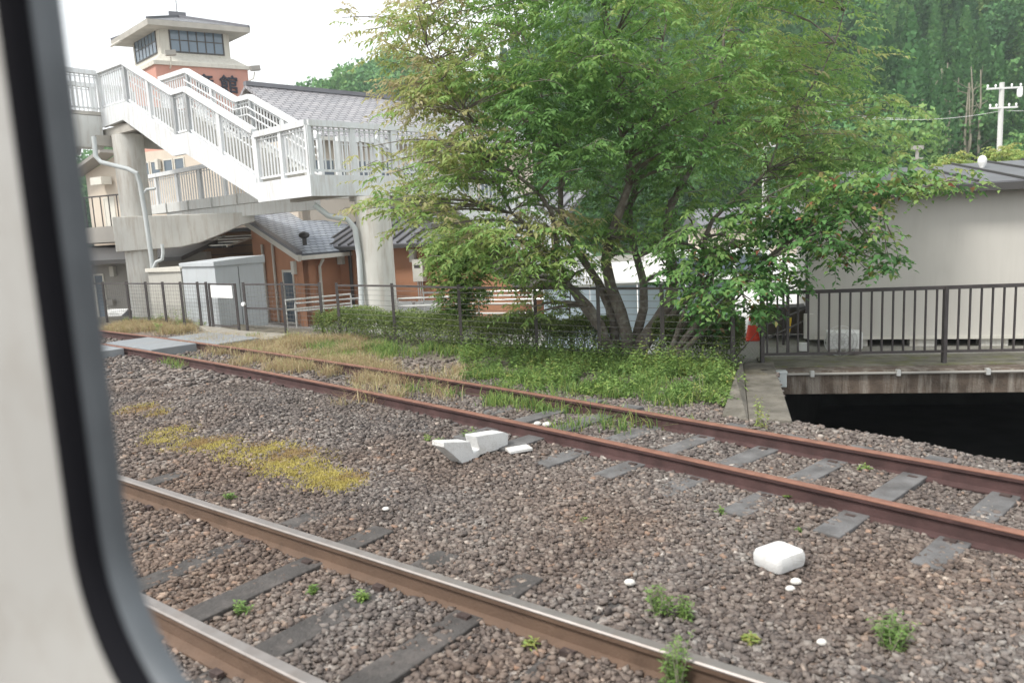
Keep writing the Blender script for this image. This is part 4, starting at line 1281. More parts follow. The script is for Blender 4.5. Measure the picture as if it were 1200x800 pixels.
mb.col([lerp(f1, f2_, .46) + n2_ * .002, lerp(f1, f2_, .465) + n2_ * .002, lerp(f1, f2_, .465) + n2_ * .012, lerp(f1, f2_, .46) + n2_ * .012], 0, 1.5)
mb.build('panel_joint', M['darktrim'], sh)
s5 = empty('lean_to_store', v3(D(200, 385, 20.5)[:2], 0), 'low beige lean-to store between the round column and the pale shed', 'shed')
a = np.array(D(181, 385, 21.1)[:2]); b = np.array(D(219, 385, 20.2)[:2]); nd = unit((.5, .86))
MB().col([a, b, b + nd * 1.6, a + nd * 1.6], -.1, 1.42).build('body', M['shedbeige'], s5)
MB().col([a - .05, b + np.array([.02, -.06]), b + nd * 1.7, a + nd * 1.7], 1.422, 1.52).build('roof', M['trim'], s5)

# ------------------------------------------------------------------ ramp handrails
def handrail(path, zs, zb_, label, posts_every=1.3):
    r_ = empty('handrail', v3(path[0], zb_), label, 'handrail', 'galvanised ramp handrails')
    path = [np.array(p) for p in path]
    for z in zs:
        MB().tube([v3(path[0] , z - .10)] + [v3(p, z) for p in path] + [v3(path[-1], z - .10)], .022, 8).build('rail', M['galv'], r_, smooth=True)
    for a_, b_ in zip(path[:-1], path[1:]):
        L_ = np.linalg.norm(b_ - a_); n_ = max(1, int(round(L_ / posts_every)))
        for k in range(n_ + 1):
            p = lerp(a_, b_, k / n_)
            MB().tube([v3(p, zb_), v3(p, max(zs) - .02)], .018, 6).build('post', M['galv'], r_)
    return r_
handrail([D(334, 352, 17.4)[:2], D(411, 348, 18.4)[:2]], (.74, .52), -.5, 'galvanised ramp handrail behind the fence left of the pillar')
handrail([D(345, 352, 20)[:2], D(420, 348, 20.8)[:2]], (.45, .25), -.7, 'second galvanised handrail further back left of the pillar')
handrail([D(466, 348, 17.8)[:2], D(545, 348, 17.6)[:2], D(626, 352, 16.9)[:2]], (.62, .44, .22), -.7, 'long galvanised ramp handrail right of the pillar before the terracotta wall')
handrail([D(496, 340, 20.5)[:2], D(560, 340, 20)[:2], D(690, 340, 19)[:2]], (.52, .3), -.7, 'second galvanised handrail close to the terracotta wall behind the small shrub tree')

# ------------------------------------------------------------------ prefab at right
pf = empty('prefab_building', v3(D(1050, 380, 12.5)[:2], -.1), 'off white prefab cabin with low dark metal roof behind the picket railing', 'building')
pu = unit((.95, -.30)); pn = np.array([-pu[1], pu[0]])
w0 = np.array(D(949, 300, 12.6)[:2]); w1 = w0 + pu * 9
MB().col([w0, w1, w1 + pn * 3.8, w0 + pn * 3.8], .03, 2.34).build('wall', M['offwhite'], pf)
MB().bar(v3(w0 - pn * .02, .045), v3(w1 - pn * .02, .045), .03, .05).build('base_rail', M['trim'], pf)
zb2 = 2.92
c4 = [v3(w0 - pn * .32 - pu * .12, 2.42), v3(w1 - pn * .32, 2.42), v3(w1 + pn * 4.1, zb2), v3(w0 + pn * 4.1 - pu * .12, zb2)]
rf = slab_roof(pf, c4, .05, M['metalroof'])
mb = MB()
for k in range(0, 16):
    t = k / 15
    mb.bar(lerp(c4[0], c4[1], t) + np.array([0, 0, .015]), lerp(c4[3], c4[2], t) + np.array([0, 0, .015]), .035, .04)
mb.build('seams', M['darktrim'], rf)
MB().bar(c4[0] - np.array([0, 0, .08]), c4[1] - np.array([0, 0, .08]), .05, .11).build('fascia', M['darktrim'], pf)
for k in range(9):
    MB().box(w0 + pu * (.7 + k * 1.0) + pn * .15, pu, .38, .25, -.1, .03).build('foundation_block', M['concrete_light'], pf)
MB().col([w0 + pn * .8, w1 + pn * .8, w1 + pn * 1.0, w0 + pn * 1.0], -.1, .03).build('underfloor_shade', M['dark'], pf)  # dark sheet standing in for the shade in the gap below the floor
vb = D(1151, 190, 14.2)
o = empty('vent_ball', vb, 'small white dome vent on the dark prefab roof', 'vent')
MB().tube([vb + np.array([0, 0, z]) for z in (-.28, -.1, -.02, .05, .1, .12)], [.03, .035, .075, .075, .05, .01], 12).build('dome', M['whiteplastic'], o, smooth=True)
ac_unit(np.array(D(989, 392, 11.75)[:2]), pu, -.06, 'white outdoor air conditioner unit standing on the deck before the prefab', wd=.5, ht=.26)
mt_ = empty('meter_box', v3(D(948, 385, 12.3)[:2], -.1), 'pale meter boxes on a post at the left end of the prefab', 'meter box')
pm_ = np.array(D(948, 385, 12.2)[:2])
MB().box(pm_, pu, .16, .1, .1, .5).build('case', M['offwhite'], mt_, bevel=.01)
MB().box(pm_ + np.array([-.12, -.1]), pu, .14, .12, -.08, .05).build('lower_case', M['whiteplastic'], mt_, bevel=.01)
MB().bar(v3(pm_ + np.array([-.02, .05]), -.1), v3(pm_ + np.array([-.02, .05]), 1.35), .03, .03).build('post', M['fence'], mt_)

# small things in the yard
def cone(c, zb_, h, label):
    r_ = empty('traffic_cone', v3(c, zb_), label, 'traffic cone')
    MB().box(c, (1, 0), .30, .30, zb_, zb_ + .03).build('base', M['orange'], r_, bevel=.01)
    MB().tube([v3(c, zb_ + .03), v3(c, zb_ + h)], .12, 16, r2=.025).build('body', M['orange'], r_, smooth=True)
    for t0 in (.42, .68):
        r0_ = .12 - .095 * t0; r1_ = .12 - .095 * (t0 + .12)
        MB().tube([v3(c, zb_ + .03 + (h - .03) * t0), v3(c, zb_ + .03 + (h - .03) * (t0 + .12))], r0_ + .003, 16, r2=r1_ + .003).build('stripe', M['whiteplastic'], r_, smooth=True)
cone(np.array(D(882, 390, 13.6)[:2]), zt(*D(882, 390, 13.6)[:2]), .62, 'red traffic cone with white bands by the left end of the picket railing')
o = empty('planter_box', v3(D(922, 400, 13.6)[:2], -.1), 'low dark brown planter box behind the left part of the picket railing', 'planter')
c = np.array(D(924, 395, 13.8)[:2])
MB().box(c, (1, -.1), 1.05, .5, -.02, .42).build('box', M['brownbox'], o, bevel=.01)
MB().box(c, (1, -.1), 1.1, .55, .42, .46).build('rim', M['timber'], o)
p = D(922, 398, 12.6); p[2] = -.12
o = empty('striped_pole', p, 'leaning yellow and grey pole in front of the brown planter', 'pole')
MB().tube([p, p + np.array([.03, 0, .28])], .02, 8).build('shaft', M['galv'], o)
MB().tube([p + np.array([.031, 0, .285]), p + np.array([.06, .0, .52])], .024, 8).build('sleeve', M['yellow'], o)
p = np.array(D(918, 380, 12.9)); p[2] = -.12
tag(MB().tube([p, p + np.array([0, 0, 1.6])], .022, 8).build('steel_post', M['fence'], loc=tuple(p)), 'thin dark upright post rising behind the planter left of the prefab', 'post')
# pale blue site panels behind the tree
pb = empty('panel_screen', v3(D(760, 380, 15.5)[:2], -.6), 'low pale blue panel screen behind the trunks of the big tree', 'fence')
a = np.array(D(636, 334, 16)[:2]); b = np.array(D(862, 334, 15.4)[:2])
for k in range(4):
    p0_, p1_ = lerp(a, b, k / 4 + .003), lerp(a, b, (k + 1) / 4 - .003)
    MB().col([p0_, p1_, p1_ + (0, .05), p0_ + (0, .05)], -.75, .82).build('panel', M['palblue'], pb, bevel=.01)
MB().bar(v3(a, .85), v3(b, .85), .06, .05).build('top_rail', M['galv'], pb)
# white van parked beyond
vn = empty('parked_van', v3(D(905, 330, 25)[:2], -.7), 'white van parked on the bright lot behind the big tree', 'van')
vc_ = np.array(D(838, 330, 24)[:2]); vu = unit((.98, .2)); vq = np.array([-vu[1], vu[0]])
sec = [(-2.1, .35), (2.1, .35), (2.15, 1.0), (1.85, 1.2), (1.35, 1.85), (-2.0, 1.9), (-2.1, 1.2)]
MB().prism([v3(vc_ + vu * s_ - vq * .8, -.7 + z) for s_, z in sec], v3(vq * 1.6, 0)).build('body', M['whiteplastic'], vn, bevel=.06)
mb = MB()
for s0_, s1_ in ((-1.9, -.9), (-.8, .2), (.3, 1.2)):
    mb.prism([v3(vc_ + vu * s0_ - vq * .82, -.7 + 1.15), v3(vc_ + vu * s1_ - vq * .82, -.7 + 1.15), v3(vc_ + vu * (s1_ - .05) - vq * .82, -.7 + 1.7), v3(vc_ + vu * s0_ - vq * .82, -.7 + 1.7)], v3(vq * .025, 0))
mb.build('side_windows', M['glass'], vn)
for s_ in (-1.35, 1.35):
    c = vc_ + vu * s_ - vq * .78
    w_ = MB().tube([v3(c - vq * .04, -.40), v3(c + vq * .16, -.40)], .3, 18).build('wheel', M['black'], vn)
    MB().tube([v3(c - vq * .055, -.40), v3(c - vq * .042, -.40)], .17, 14).build('hubcap', M['galv'], w_)
# retaining kerb / road edge further back
far_house = empty('distant_house', v3(D(880, 260, 60)[:2], -.7), 'distant low house with dark roof glimpsed through the right of the crown', 'house')
fhc = np.array(D(885, 270, 60)[:2])
MB().box(fhc, (1, .1), 9, 5, -.7, 1.5).build('wall', M['cream'], far_house)
MB().prism([v3(fhc + (-5, -3.2), 1.5), v3(fhc + (-5, 3.2), 1.5), v3(fhc + (-5, 0), 3.0)], (10, 0, 0)).build('roof', M['metalroof'], far_house)
for k in (-3, 0, 3): MB().box(fhc + (k, -2.55), (1, .1), 1.3, .1, .0, 1.0).build('window', M['glass'], far_house)

# ------------------------------------------------------------------ foam block pieces and stones on the ballast
fo = empty('packing_foam', v3(G(560, 535)[:2], .03), 'broken white foam packing block lying beside the rusty rail', 'packing foam')
b0, b1 = G(542, 543, 0.03), G(594, 524, 0.03)
u = unit((b1 - b0)[:2]); v_ = np.array([-u[1], u[0]])
def vpl(px, py):
    d = ray(px, py); A_ = np.array([[u[0], -d[0]], [u[1], -d[1]]]); s_, t_ = np.linalg.solve(A_, CAM[:2] - b0[:2]); return v3(b0[:2] + u * s_, CAM[2] + d[2] * t_)
out_ = [(520, 518), (520, 524), (530, 532), (542, 543), (555, 542), (563, 533), (580, 528), (595, 523), (596, 508), (590, 506), (558, 511), (562, 526), (555, 530), (551, 517)]
MB().prism([vpl(a_, b_) for a_, b_ in out_], v3(v_ * .15, .0)).build('block', M['foam'], fo, bevel=.006)
c = G(608, 526, .06)
MB().box(c[:2], u * .9 + v_ * -.45, .22, .14, .045, .075).build('flap', M['foam'], fo, bevel=.006)
wb = empty('packing_foam', v3(G(912, 655)[:2], .02), 'white square foam block with dished top lying alone on the ballast', 'packing foam')
c = G(913, 655, .05)[:2]; u = unit(G(940, 655)[:2] - G(905, 668)[:2]); v_ = np.array([-u[1], u[0]])
def rr(c, u, v_, a, b, r_, z, n=5):
    out = []
    for sx, sy_, t0 in ((1, 1, 0), (-1, 1, 90), (-1, -1, 180), (1, -1, 270)):
        for k in range(n + 1):
            t = math.radians(t0 + 90 * k / n)
            out.append(v3(c + u * (sx * (a - r_) + r_ * math.cos(t)) + v_ * (sy_ * (b - r_) + r_ * math.sin(t)), z))
    return out
mb = MB(); aa, bb = .125, .105
rings = [rr(c, u, v_, aa * .93, bb * .93, .03, .02), rr(c, u, v_, aa, bb, .04, .05), rr(c, u, v_, aa, bb, .04, .085), rr(c, u, v_, aa * .93, bb * .93, .04, .108), rr(c, u, v_, aa * .6, bb * .6, .04, .108), rr(c, u, v_, aa * .3, bb * .3, .02, .100)]
n = len(rings[0]); vs = [p for r_ in rings for p in r_]
mb.add(vs, [(i * n + j, i * n + (j + 1) % n, (i + 1) * n + (j + 1) % n, (i + 1) * n + j) for i in range(len(rings) - 1) for j in range(n)] + [tuple(range(n))[::-1], tuple(range((len(rings) - 1) * n, len(rings) * n))])
mb.build('block', M['foam'], wb, smooth=True)
def pebble(px, py, r_, label, group=None, m_='stonewhite'):
    p = G(px, py, .03); n = 12
    rr_ = np.random.default_rng(int(px * 7 + py))
    V = ICO * r_ * np.array([1.2, .9, .7]) * (1 + rr_.uniform(-.12, .12, (12, 1)))
    o = MB().add([p + q for q in V], [tuple(f) for f in ICF]).build('white_stone', M[m_])
    sm = o.modifiers.new('s', 'SUBSURF'); sm.levels = sm.render_levels = 2
    for pl in o.data.polygons: pl.use_smooth = True
    return tag(o, label, 'stone', group)
pebble(933, 681, .036, 'larger white pebble just below the square foam block')
pebble(926, 689, .030, 'smaller white pebble lowest below the square foam block')
pebble(963, 752, .028, 'flat white pebble alone in the right foreground ballast')
pebble(738, 682, .036, 'pale round pebble between the polished rail and the foam block')
pebble(641, 497, .05, 'right of two white pebbles beside the rusty rail near the foam packing')
pebble(630, 496, .045, 'left of two white pebbles beside the rusty rail near the foam packing')
pebble(452, 596, .03, 'pale pebble on the ballast above the polished rail')

# ------------------------------------------------------------------ vegetation
def blades(n, pts, h, wd, lean, seed, tint_fn=None, bend=.5):
    """grass blades: pts (n,3) bases -> V, F, tint; each blade is a bent 2-quad strip"""
    r_ = np.random.default_rng(seed)
    a = r_.uniform(0, 2 * np.pi, n); le = np.abs(r_.normal(0, lean, n)); hh = h * r_.uniform(.45, 1.15, n)
    d = np.stack([np.cos(a), np.sin(a), np.zeros(n)], 1); sd_ = np.stack([-np.sin(a), np.cos(a), np.zeros(n)], 1)
    az = r_.uniform(0, 2 * np.pi, n); sd_ = np.stack([np.cos(az), np.sin(az), np.zeros(n)], 1)
    up = np.array([0, 0, 1.])
    m = pts + d * (le * hh * .35)[:, None] + up * (hh * .55)[:, None]
    t = pts + d * (le * hh * (1 + bend))[:, None] + up * (hh * (1 - .25 * np.minimum(le, 1)))[:, None]
    w_ = (wd * r_.uniform(.6, 1.3, n))[:, None] if np.ndim(wd) == 0 else wd[:, None]
    V = np.stack([pts - sd_ * w_ / 2, pts + sd_ * w_ / 2, m + sd_ * w_ / 2, m - sd_ * w_ / 2, t + sd_ * w_ * .12, t - sd_ * w_ * .12], 1).reshape(-1, 3)
    b = 6 * np.arange(n)[:, None]
    F = np.concatenate([b + np.array([0, 1, 2, 3]), b + np.array([3, 2, 4, 5])], 0)
    ti = np.repeat(r_.uniform(0, 1, n) if tint_fn is None else tint_fn(pts, r_), 6)
    return V, F, ti
def leaves(P, Dr, Ln, Wd, r_, tint, droop=.25):
    """pointed leaves: P base, Dr direction, flat-ish, folded along the midrib: 2 quads sharing the rib"""
    n = len(P)
    up = np.array([0, 0, 1.]) + r_.normal(0, .35, (n, 3))
    sd_ = np.cross(Dr, up); sd_ /= np.linalg.norm(sd_, axis=1)[:, None] + 1e-9
    nm = np.cross(sd_, Dr)
    L_, W_ = Ln[:, None], Wd[:, None]
    base = P
    mid = P + Dr * L_ * .42 - nm * W_ * .12
    tip = P + Dr * L_ - nm * L_ * droop * .5 + np.array([0, 0, -1.]) * L_ * droop * .5
    l_ = P + Dr * L_ * .40 + sd_ * W_ * .5 + nm * W_ * .10
    rr_ = P + Dr * L_ * .40 - sd_ * W_ * .5 + nm * W_ * .10
    V = np.stack([base, l_, tip, rr_, mid], 1).reshape(-1, 3)
    b = 5 * np.arange(n)[:, None]
    F = np.concatenate([b + np.array([0, 4, 1]), b + np.array([1, 4, 2]), b + np.array([0, 3, 4]), b + np.array([4, 3, 2])], 0)
    return V, F, np.repeat(tint, 5)

LEAF = ramp_mat('tree_leaf', [(0, (0.12, 0.23, 0.08)), (.30, (0.19, 0.35, 0.11)), (.55, (0.28, 0.43, 0.13)), (.75, (0.37, 0.41, 0.15)), (.9, (0.50, 0.45, 0.25)), (1, (0.52, 0.44, 0.28))], .5, transl=.5)
MAPLE = ramp_mat('maple_leaf', [(0, (0.065, 0.16, 0.055)), (.45, (0.13, 0.28, 0.09)), (.75, (0.26, 0.36, 0.10)), (.92, (0.30, 0.28, 0.11)), (1, (0.36, 0.13, 0.09))], .5, transl=.4)
HEDGE = ramp_mat('hedge_leaf', [(0, (0.08, 0.135, 0.042)), (.5, (0.18, 0.25, 0.075)), (1, (0.32, 0.36, 0.14))], .6, transl=.3)
WEED = ramp_mat('weed_leaf', [(0, (0.09, 0.16, 0.05)), (.5, (0.19, 0.31, 0.09)), (.8, (0.31, 0.42, 0.12)), (1, (0.32, 0.32, 0.10))], .6, transl=.4)
DRY = ramp_mat('dry_grass', [(0, (0.30, 0.20, 0.12)), (.5, (0.46, 0.36, 0.21)), (.8, (0.56, 0.49, 0.31)), (1, (0.34, 0.37, 0.13))], .8, transl=.3)
YEL = ramp_mat('yellow_green_moss_grass', [(0, (0.34, 0.23, 0.12)), (.4, (0.44, 0.36, 0.12)), (1, (0.52, 0.45, 0.14))], .7, transl=.35)
FOR = ramp_mat('forest_leaf', [(0, (0.055, 0.15, 0.055)), (.45, (0.11, 0.26, 0.085)), (.8, (0.19, 0.34, 0.10)), (1, (0.27, 0.38, 0.12))], .7, transl=.25)

def spray_cloud(centers, radii, per, leaf_len, leaf_w, r_, tint_c, droop=.35, per_twig=14, twig=(.25, .55), flat=.5, outward=None):
    """twigs with paired leaves inside soft blobs. centers (k,3), radii (k,)"""
    P, Dr, Ln, Wd, Ti = [], [], [], [], []
    tw_segs = []
    for c, R_c, tc0 in zip(centers, radii, tint_c):
        nt = int(per * R_c ** 2)
        o = r_.normal(0, 1, (nt, 3)); o /= np.linalg.norm(o, axis=1)[:, None]
        rad = R_c * r_.uniform(.15, 1, nt) ** .6
        st_ = c + o * rad[:, None] * np.array([1, 1, flat])
        az = np.arctan2(o[:, 1], o[:, 0]) + r_.normal(0, .7, nt)
        el = r_.normal(.0, .25, nt)
        d = np.stack([np.cos(az) * np.cos(el), np.sin(az) * np.cos(el), np.sin(el)], 1)
        if outward is not None:
            d = d + outward * .6; d /= np.linalg.norm(d, axis=1)[:, None]
        L_ = r_.uniform(*twig, nt)
        ttw = tc0 + r_.normal(0, .08, nt)
        # top light put into the tint: leaves paler towards the top of a clump
        ttw = ttw + .10 * o[:, 2]
        for k in range(per_twig):
            t = (k + .5) / per_twig
            p = st_ + d * (L_ * t)[:, None] + np.array([0, 0, -1.]) * (L_ * t * t * droop)[:, None]
            sgn = 1 if k % 2 else -1
            ang = az + sgn * r_.uniform(.5, 1.25, nt)
            ee = r_.normal(-.25, .25, nt)
            ld = np.stack([np.cos(ang) * np.cos(ee), np.sin(ang) * np.cos(ee), np.sin(ee)], 1)
            P.append(p); Dr.append(ld)
            sz = r_.uniform(.7, 1.25, nt) * (1 - .3 * t)
            Ln.append(leaf_len * sz); Wd.append(leaf_w * sz); Ti.append(ttw + r_.normal(0, .05, nt))
        tw_segs.append((st_, d, L_))
    P = np.concatenate(P); Dr = np.concatenate(Dr); Ln = np.concatenate(Ln); Wd = np.concatenate(Wd); Ti = np.clip(np.concatenate(Ti), 0, 1)
    return leaves(P, Dr, Ln, Wd, r_, Ti, .25), tw_segs

def curve_pts(a, b, sag, n=7, wob=.06, r_=None):
    a, b = np.array(a, float), np.array(b, float)
    L_ = np.linalg.norm(b - a)
    out = []
    ph = r_.uniform(0, 6, 2)
    for k in range(n):
        t = k / (n - 1)
        p = lerp(a, b, t) + np.array([0, 0, sag * L_ * math.sin(math.pi * t)])
        p = p + np.array([math.sin(ph[0] + t * 7), math.cos(ph[1] + t * 6), 0]) * wob * L_ * .3 * math.sin(math.pi * t)
        out.append(p)
    return out

def project_px(P):
    v = np.array(P) - CAM
    return 600 + FPX * (v @ Rv) / (v @ Fv)
# ---- the big tree
r_ = np.random.default_rng(5)
TB = D(735, 424, 11.9); TB[2] = zt(TB[0], TB[1]) - .05
tree = empty('broadleaf_tree', TB, 'large multi stemmed green tree with tan tinged left side standing behind the mesh fence', 'tree')
poly = [(470, -60), (468, 10), (450, 45), (500, 62), (492, 110), (515, 150), (500, 185), (472, 205), (468, 232), (500, 262), (520, 290), (560, 300), (610, 320), (650, 330), (680, 300), (735, 290), (790, 300), (850, 310), (900, 280), (935, 240), (985, 205), (1040, 180), (1058, 155), (1035, 120), (1000, 85), (985, 40), (975, -60)]
PX_, PY_ = np.array([p[0] for p in poly], float), np.array([p[1] for p in poly], float)
cents, rads, tints = [], [], []
tries = 0
while len(cents) < 330 and tries < 12000:
    tries += 1
    px, py = r_.uniform(440, 1065), r_.uniform(-120, 335)
    pq = [(a_, b_) for a_, b_ in poly]
    if py < -55:
        inside = 500 < px < 960
    else:
        inside = bool(in_poly(np.array([px]), np.array([py]), pq)[0])
    if not inside: continue
    # depth: fuller crown in the middle
    half = 2.3 * math.sqrt(max(0.06, 1 - ((px - 745) / 330) ** 2))
    dep = 12.0 + r_.uniform(-half, half)
    c = D(px, py, dep)
    R_c = r_.uniform(.40, .66)
    if px < 540 or px > 1000 : R_c *= .75
    # keep the lower middle open so the trunks and the bright ground show
    if 655 < px < 800 and py > 255 and r_.uniform() < .65: continue
    if py > 205 and r_.uniform() < .25: continue
    if any(np.linalg.norm((c - q) * np.array([1, .5, 1])) < .27 for q in cents): continue
    cents.append(c); rads.append(R_c)
    t = .33
    if px < 620: t = .33 + .42 * min(1, (620 - px) / 110)
    if px < 520 and py < 130: t = .80
    if 590 < px < 720 and 235 < py < 330: t = .66
    if px > 740 and py < 130: t = .50
    if px > 900 and 100 < py < 200: t = .52
    if 600 < px < 780 and 90 < py < 240: t = .22
    tints.append(t + r_.normal(0, .08))
# extra sprays reaching out
for px, py, dep, R_c, t in ((400, 16, 11.4, .22, .72), (428, 30, 11.4, .26, .78), (455, 20, 11.5, .3, .7), (455, 50, 11.5, .28, .82), (480, 105, 11.3, .3, .95), (500, 118, 11.3, .3, .92), (470, 92, 11.4, .24, .93), (430, 190, 11.0, .24, .72), (455, 198, 11.0, .28, .72), (430, 240, 11.0, .22, .66), (455, 240, 11.0, .26, .70), (480, 250, 11.0, .3, .66), (425, 170, 11, .16, .7), (500, 225, 11.2, .36, .62), 
        (600, 262, 10.6, .36, .78), (635, 258, 10.5, .36, .82), (655, 262, 10.5, .25, .86), (615, 290, 10.7, .36, .74), (650, 300, 10.8, .34, .62), (575, 280, 10.9, .34, .7), (560, 150, 10.6, .4, .8), (575, 165, 10.6, .36, .78), (520, 160, 10.9, .36, .8), (1050, 165, 11.4, .3, .5), (1035, 185, 11.4, .3, .55), (1060, 130, 11.6, .22, .5)):
    cents.append(D(px, py, dep)); rads.append(R_c); tints.append(t)
for px, py, n_, t in [(500, 60, 5, .8), (480, 110, 4, .85), (520, 130, 5, .8), (500, 20, 5, .7), (540, 90, 5, .7), (490, 215, 4, .6), (480, 250, 4, .6), (600, 315, 6, .6), (640, 320, 5, .62), (590, 290, 5, .6), (545, 260, 3, .6), (620, 340, 3, .6), (680, 290, 4, .4), (450, 225, 3, .65), (530, 200, 5, .66), (520, 170, 4, .8), (610, 220, 4, .4), (770, 270, 4, .3), (720, 265, 4, .3)]:
    for _ in range(n_):
        cents.append(D(px + r_.normal(0, 16), py + r_.normal(0, 11), 11.3 + r_.normal(0, .5))); rads.append(.32); tints.append(t + r_.normal(0, .06))
tints = [t_ + (.02 if project_px(c_) < 640 else .03) for t_, c_ in zip(tints, cents)]
(V, F, T), segs = spray_cloud(cents, rads, 72, .115, .046, r_, tints, per_twig=14, flat=.6)
np_mesh('crown', V, F, LEAF, tree, tint=T)
# limbs
stems = [((-.22, .0), (600, 250, 11.7), .085, .1), ((-.14, .1), (640, 150, 12.4), .085, .05), ((-.02, -.05), (722, 130, 11.8), .115, .02), ((.08, .05), (830, 150, 12.2), .13, -.04), ((.05, .12), (770, 120, 12.8), .085, .0), ((.12, -.05), (900, 200, 11.6), .07, .06), ((-.1, -.08), (560, 170, 11.0), .06, .1)]
mb = MB(); nodes = []
for (ox, oy), (px, py, dp_), rad0, sag in stems:
    st0 = TB + np.array([ox, oy, -.1]); en = D(px, py, dp_)
    pts = curve_pts(st0, en, sag, 11, .22, r_)
    mb.tube(pts, [rad0 * (1 - .75 * k / 10) for k in range(11)], 10)
    for k, p in enumerate(pts[3:]): nodes.append((p, rad0 * (1 - .75 * (k + 3) / 10)))
    # continue upward
    en2 = en + unit(en - st0) * 2.2 + np.array([0, 0, .8])
    pts2 = curve_pts(en, en2, 0, 7, .1, r_)
    mb.tube(pts2, [rad0 * .25 * (1 - .7 * k / 6) for k in range(7)], 6)
    for p in pts2[1:]: nodes.append((p, rad0 * .2))
mb.build('trunk', M['bark'], tree, smooth=True)
mb = MB()
NP = np.array([p for p, _ in nodes]); NR = np.array([q for _, q in nodes])
for c, R_c in zip(cents, rads):
    cc = np.array(c) - np.array([0, 0, R_c * .25])
    # attach lower than the clump when possible
    dist = np.linalg.norm(NP - cc, axis=1) + 1.2 * np.maximum(0, NP[:, 2] - cc[2])
    j = int(np.argmin(dist))
    pts = curve_pts(NP[j], cc, .06, 6, .12, r_)
    r0_ = min(.035, NR[j] * .6)
    mb.tube(pts, [r0_ * (1 - .8 * k / 5) + .003 for k in range(6)], 5)
for st_, d, L_ in segs:
    for k in range(0, len(st_), 9):
        mb.tube([st_[k] - d[k] * .08, st_[k] + d[k] * L_[k] * .5, st_[k] + d[k] * L_[k] * .95 - np.array([0, 0, L_[k] * .3])], [.006, .004, .002], 3)
mb.build('branches', M['bark'], tree)

# ---- maple on the right
r_ = np.random.default_rng(9)
MB_ = D(775, 425, 11.2); MB_[2] = zt(MB_[0], MB_[1]) - .05
mpt = empty('maple_tree', MB_, 'low spreading maple with red tinged tips reaching right over the prefab roof', 'tree')
cl = []
path_m = [(1130, 212, 9.6, .22), (1105, 205, 9.6, .26), (1075, 208, 9.6, .30), (1045, 205, 9.7, .30), (1015, 215, 9.8, .32), (985, 222, 9.9, .34), (960, 215, 10, .3), (1040, 228, 9.7, .24), (1000, 245, 9.8, .34), (975, 262, 9.9, .36), (945, 255, 10, .36), (1010, 275, 9.8, .32), (1030, 265, 9.8, .22), (985, 290, 9.9, .32), (950, 290, 10, .34), (920, 268, 10.1, .36), (905, 300, 10.2, .36), (1030, 305, 9.8, .20), (1045, 300, 9.8, .16), (1025, 318, 9.8, .18), (880, 330, 10.1, .36), (850, 335, 10.2, .36), (905, 335, 10.1, .34), (930, 320, 10, .26), (870, 355, 10.1, .3), (840, 365, 10.1, .3), (815, 345, 10.2, .34), (890, 360, 10.1, .26), (800, 320, 10.4, .34), (835, 300, 10.4, .34), (870, 300, 10.3, .34), (820, 375, 10.2, .2), (865, 240, 10.4, .3), (900, 235, 10.3, .3)]
cents, rads, tints = [], [], []
for px, py, dp_, R_c in path_m:
    for k in range(2):
        cents.append(D(px + r_.normal(0, 8), py + r_.normal(0, 6), dp_ + r_.uniform(-.5, .7))); rads.append(R_c * .85); tints.append(.40 + r_.normal(0, .12) + (.12 if px > 950 and py < 235 else 0))
(V, F, T), segs = spray_cloud(cents, rads, 165, .115, .066, r_, tints, per_twig=9, twig=(.18, .38), flat=.6, droop=.5)
# reddish tips: a share of the leaves
n5 = len(T) // 5
red = np.repeat(r_.uniform(size=n5) < .045, 5); T = np.where(red, np.repeat(r_.uniform(.92, 1, n5), 5), np.minimum(T, .88))
np_mesh('crown', V, F, MAPLE, mpt, tint=T)
mb = MB()
lims = []
for tgt, r0_, sg in (((880, 330, 10.2), .05, -.05), ((960, 270, 10.0), .06, .08), ((1110, 212, 9.6), .055, .12), ((840, 300, 10.4), .05, .0), ((900, 230, 10.3), .04, .05)):
    pts = curve_pts(MB_, D(*tgt), sg, 11, .08, r_)
    mb.tube(pts, [r0_ * (1 - .8 * k / 10) for k in range(11)], 8)
    lims += pts[2:]
mb.build('trunk', M['bark'], mpt, smooth=True)
mb = MB(); NP = np.array(lims)
for c, R_c in zip(cents, rads):
    j = int(np.argmin(np.linalg.norm(NP - c, axis=1)))
    mb.tube(curve_pts(NP[j], c, .04, 5, .1, r_), [.012, .010, .008, .006, .004], 4)
for st_, d, L_ in segs:
    for k in range(0, len(st_), 4):
        mb.tube([st_[k], st_[k] + d[k] * L_[k] * .9 - np.array([0, 0, L_[k] * .3])], [.004, .002], 3)
mb.build('branches', M['bark'], mpt)

# ---- small bright shrub tree behind the fence
r_ = np.random.default_rng(12)
def small_tree(name, base, cl_, label, leafm, tint0, cat='tree', ll=.06, lw=.035, per=110):
    t_ = empty(name, base, label, cat)
    cs = [D(*c[:3]) for c in cl_]; rs = [c[3] for c in cl_]
    (V, F, T), sg = spray_cloud(cs, rs, per, ll, lw, r_, [tint0 + r_.normal(0, .06) for _ in cs], per_twig=9, twig=(.1, .22), flat=.9)
    np_mesh('crown', V, F, leafm, t_, tint=T)
    mb = MB()
    top = max(cs, key=lambda q: q[2])
    st_ = curve_pts(base, top, 0, 8, .05, r_); mb.tube(st_, [.035 * (1 - .8 * k / 7) for k in range(8)], 7)
    NP = np.array(st_)
    for c in cs:
        j = int(np.argmin(np.linalg.norm(NP - c, axis=1) + np.maximum(0, NP[:, 2] - c[2])))
        mb.tube(curve_pts(NP[j], c, 0, 4, .05, r_), [.014, .011, .008, .005], 4)
    mb.build('trunk', M['bark'], t_)
    return t_
b = D(538, 395, 14.0); b[2] = zt(b[0], b[1])
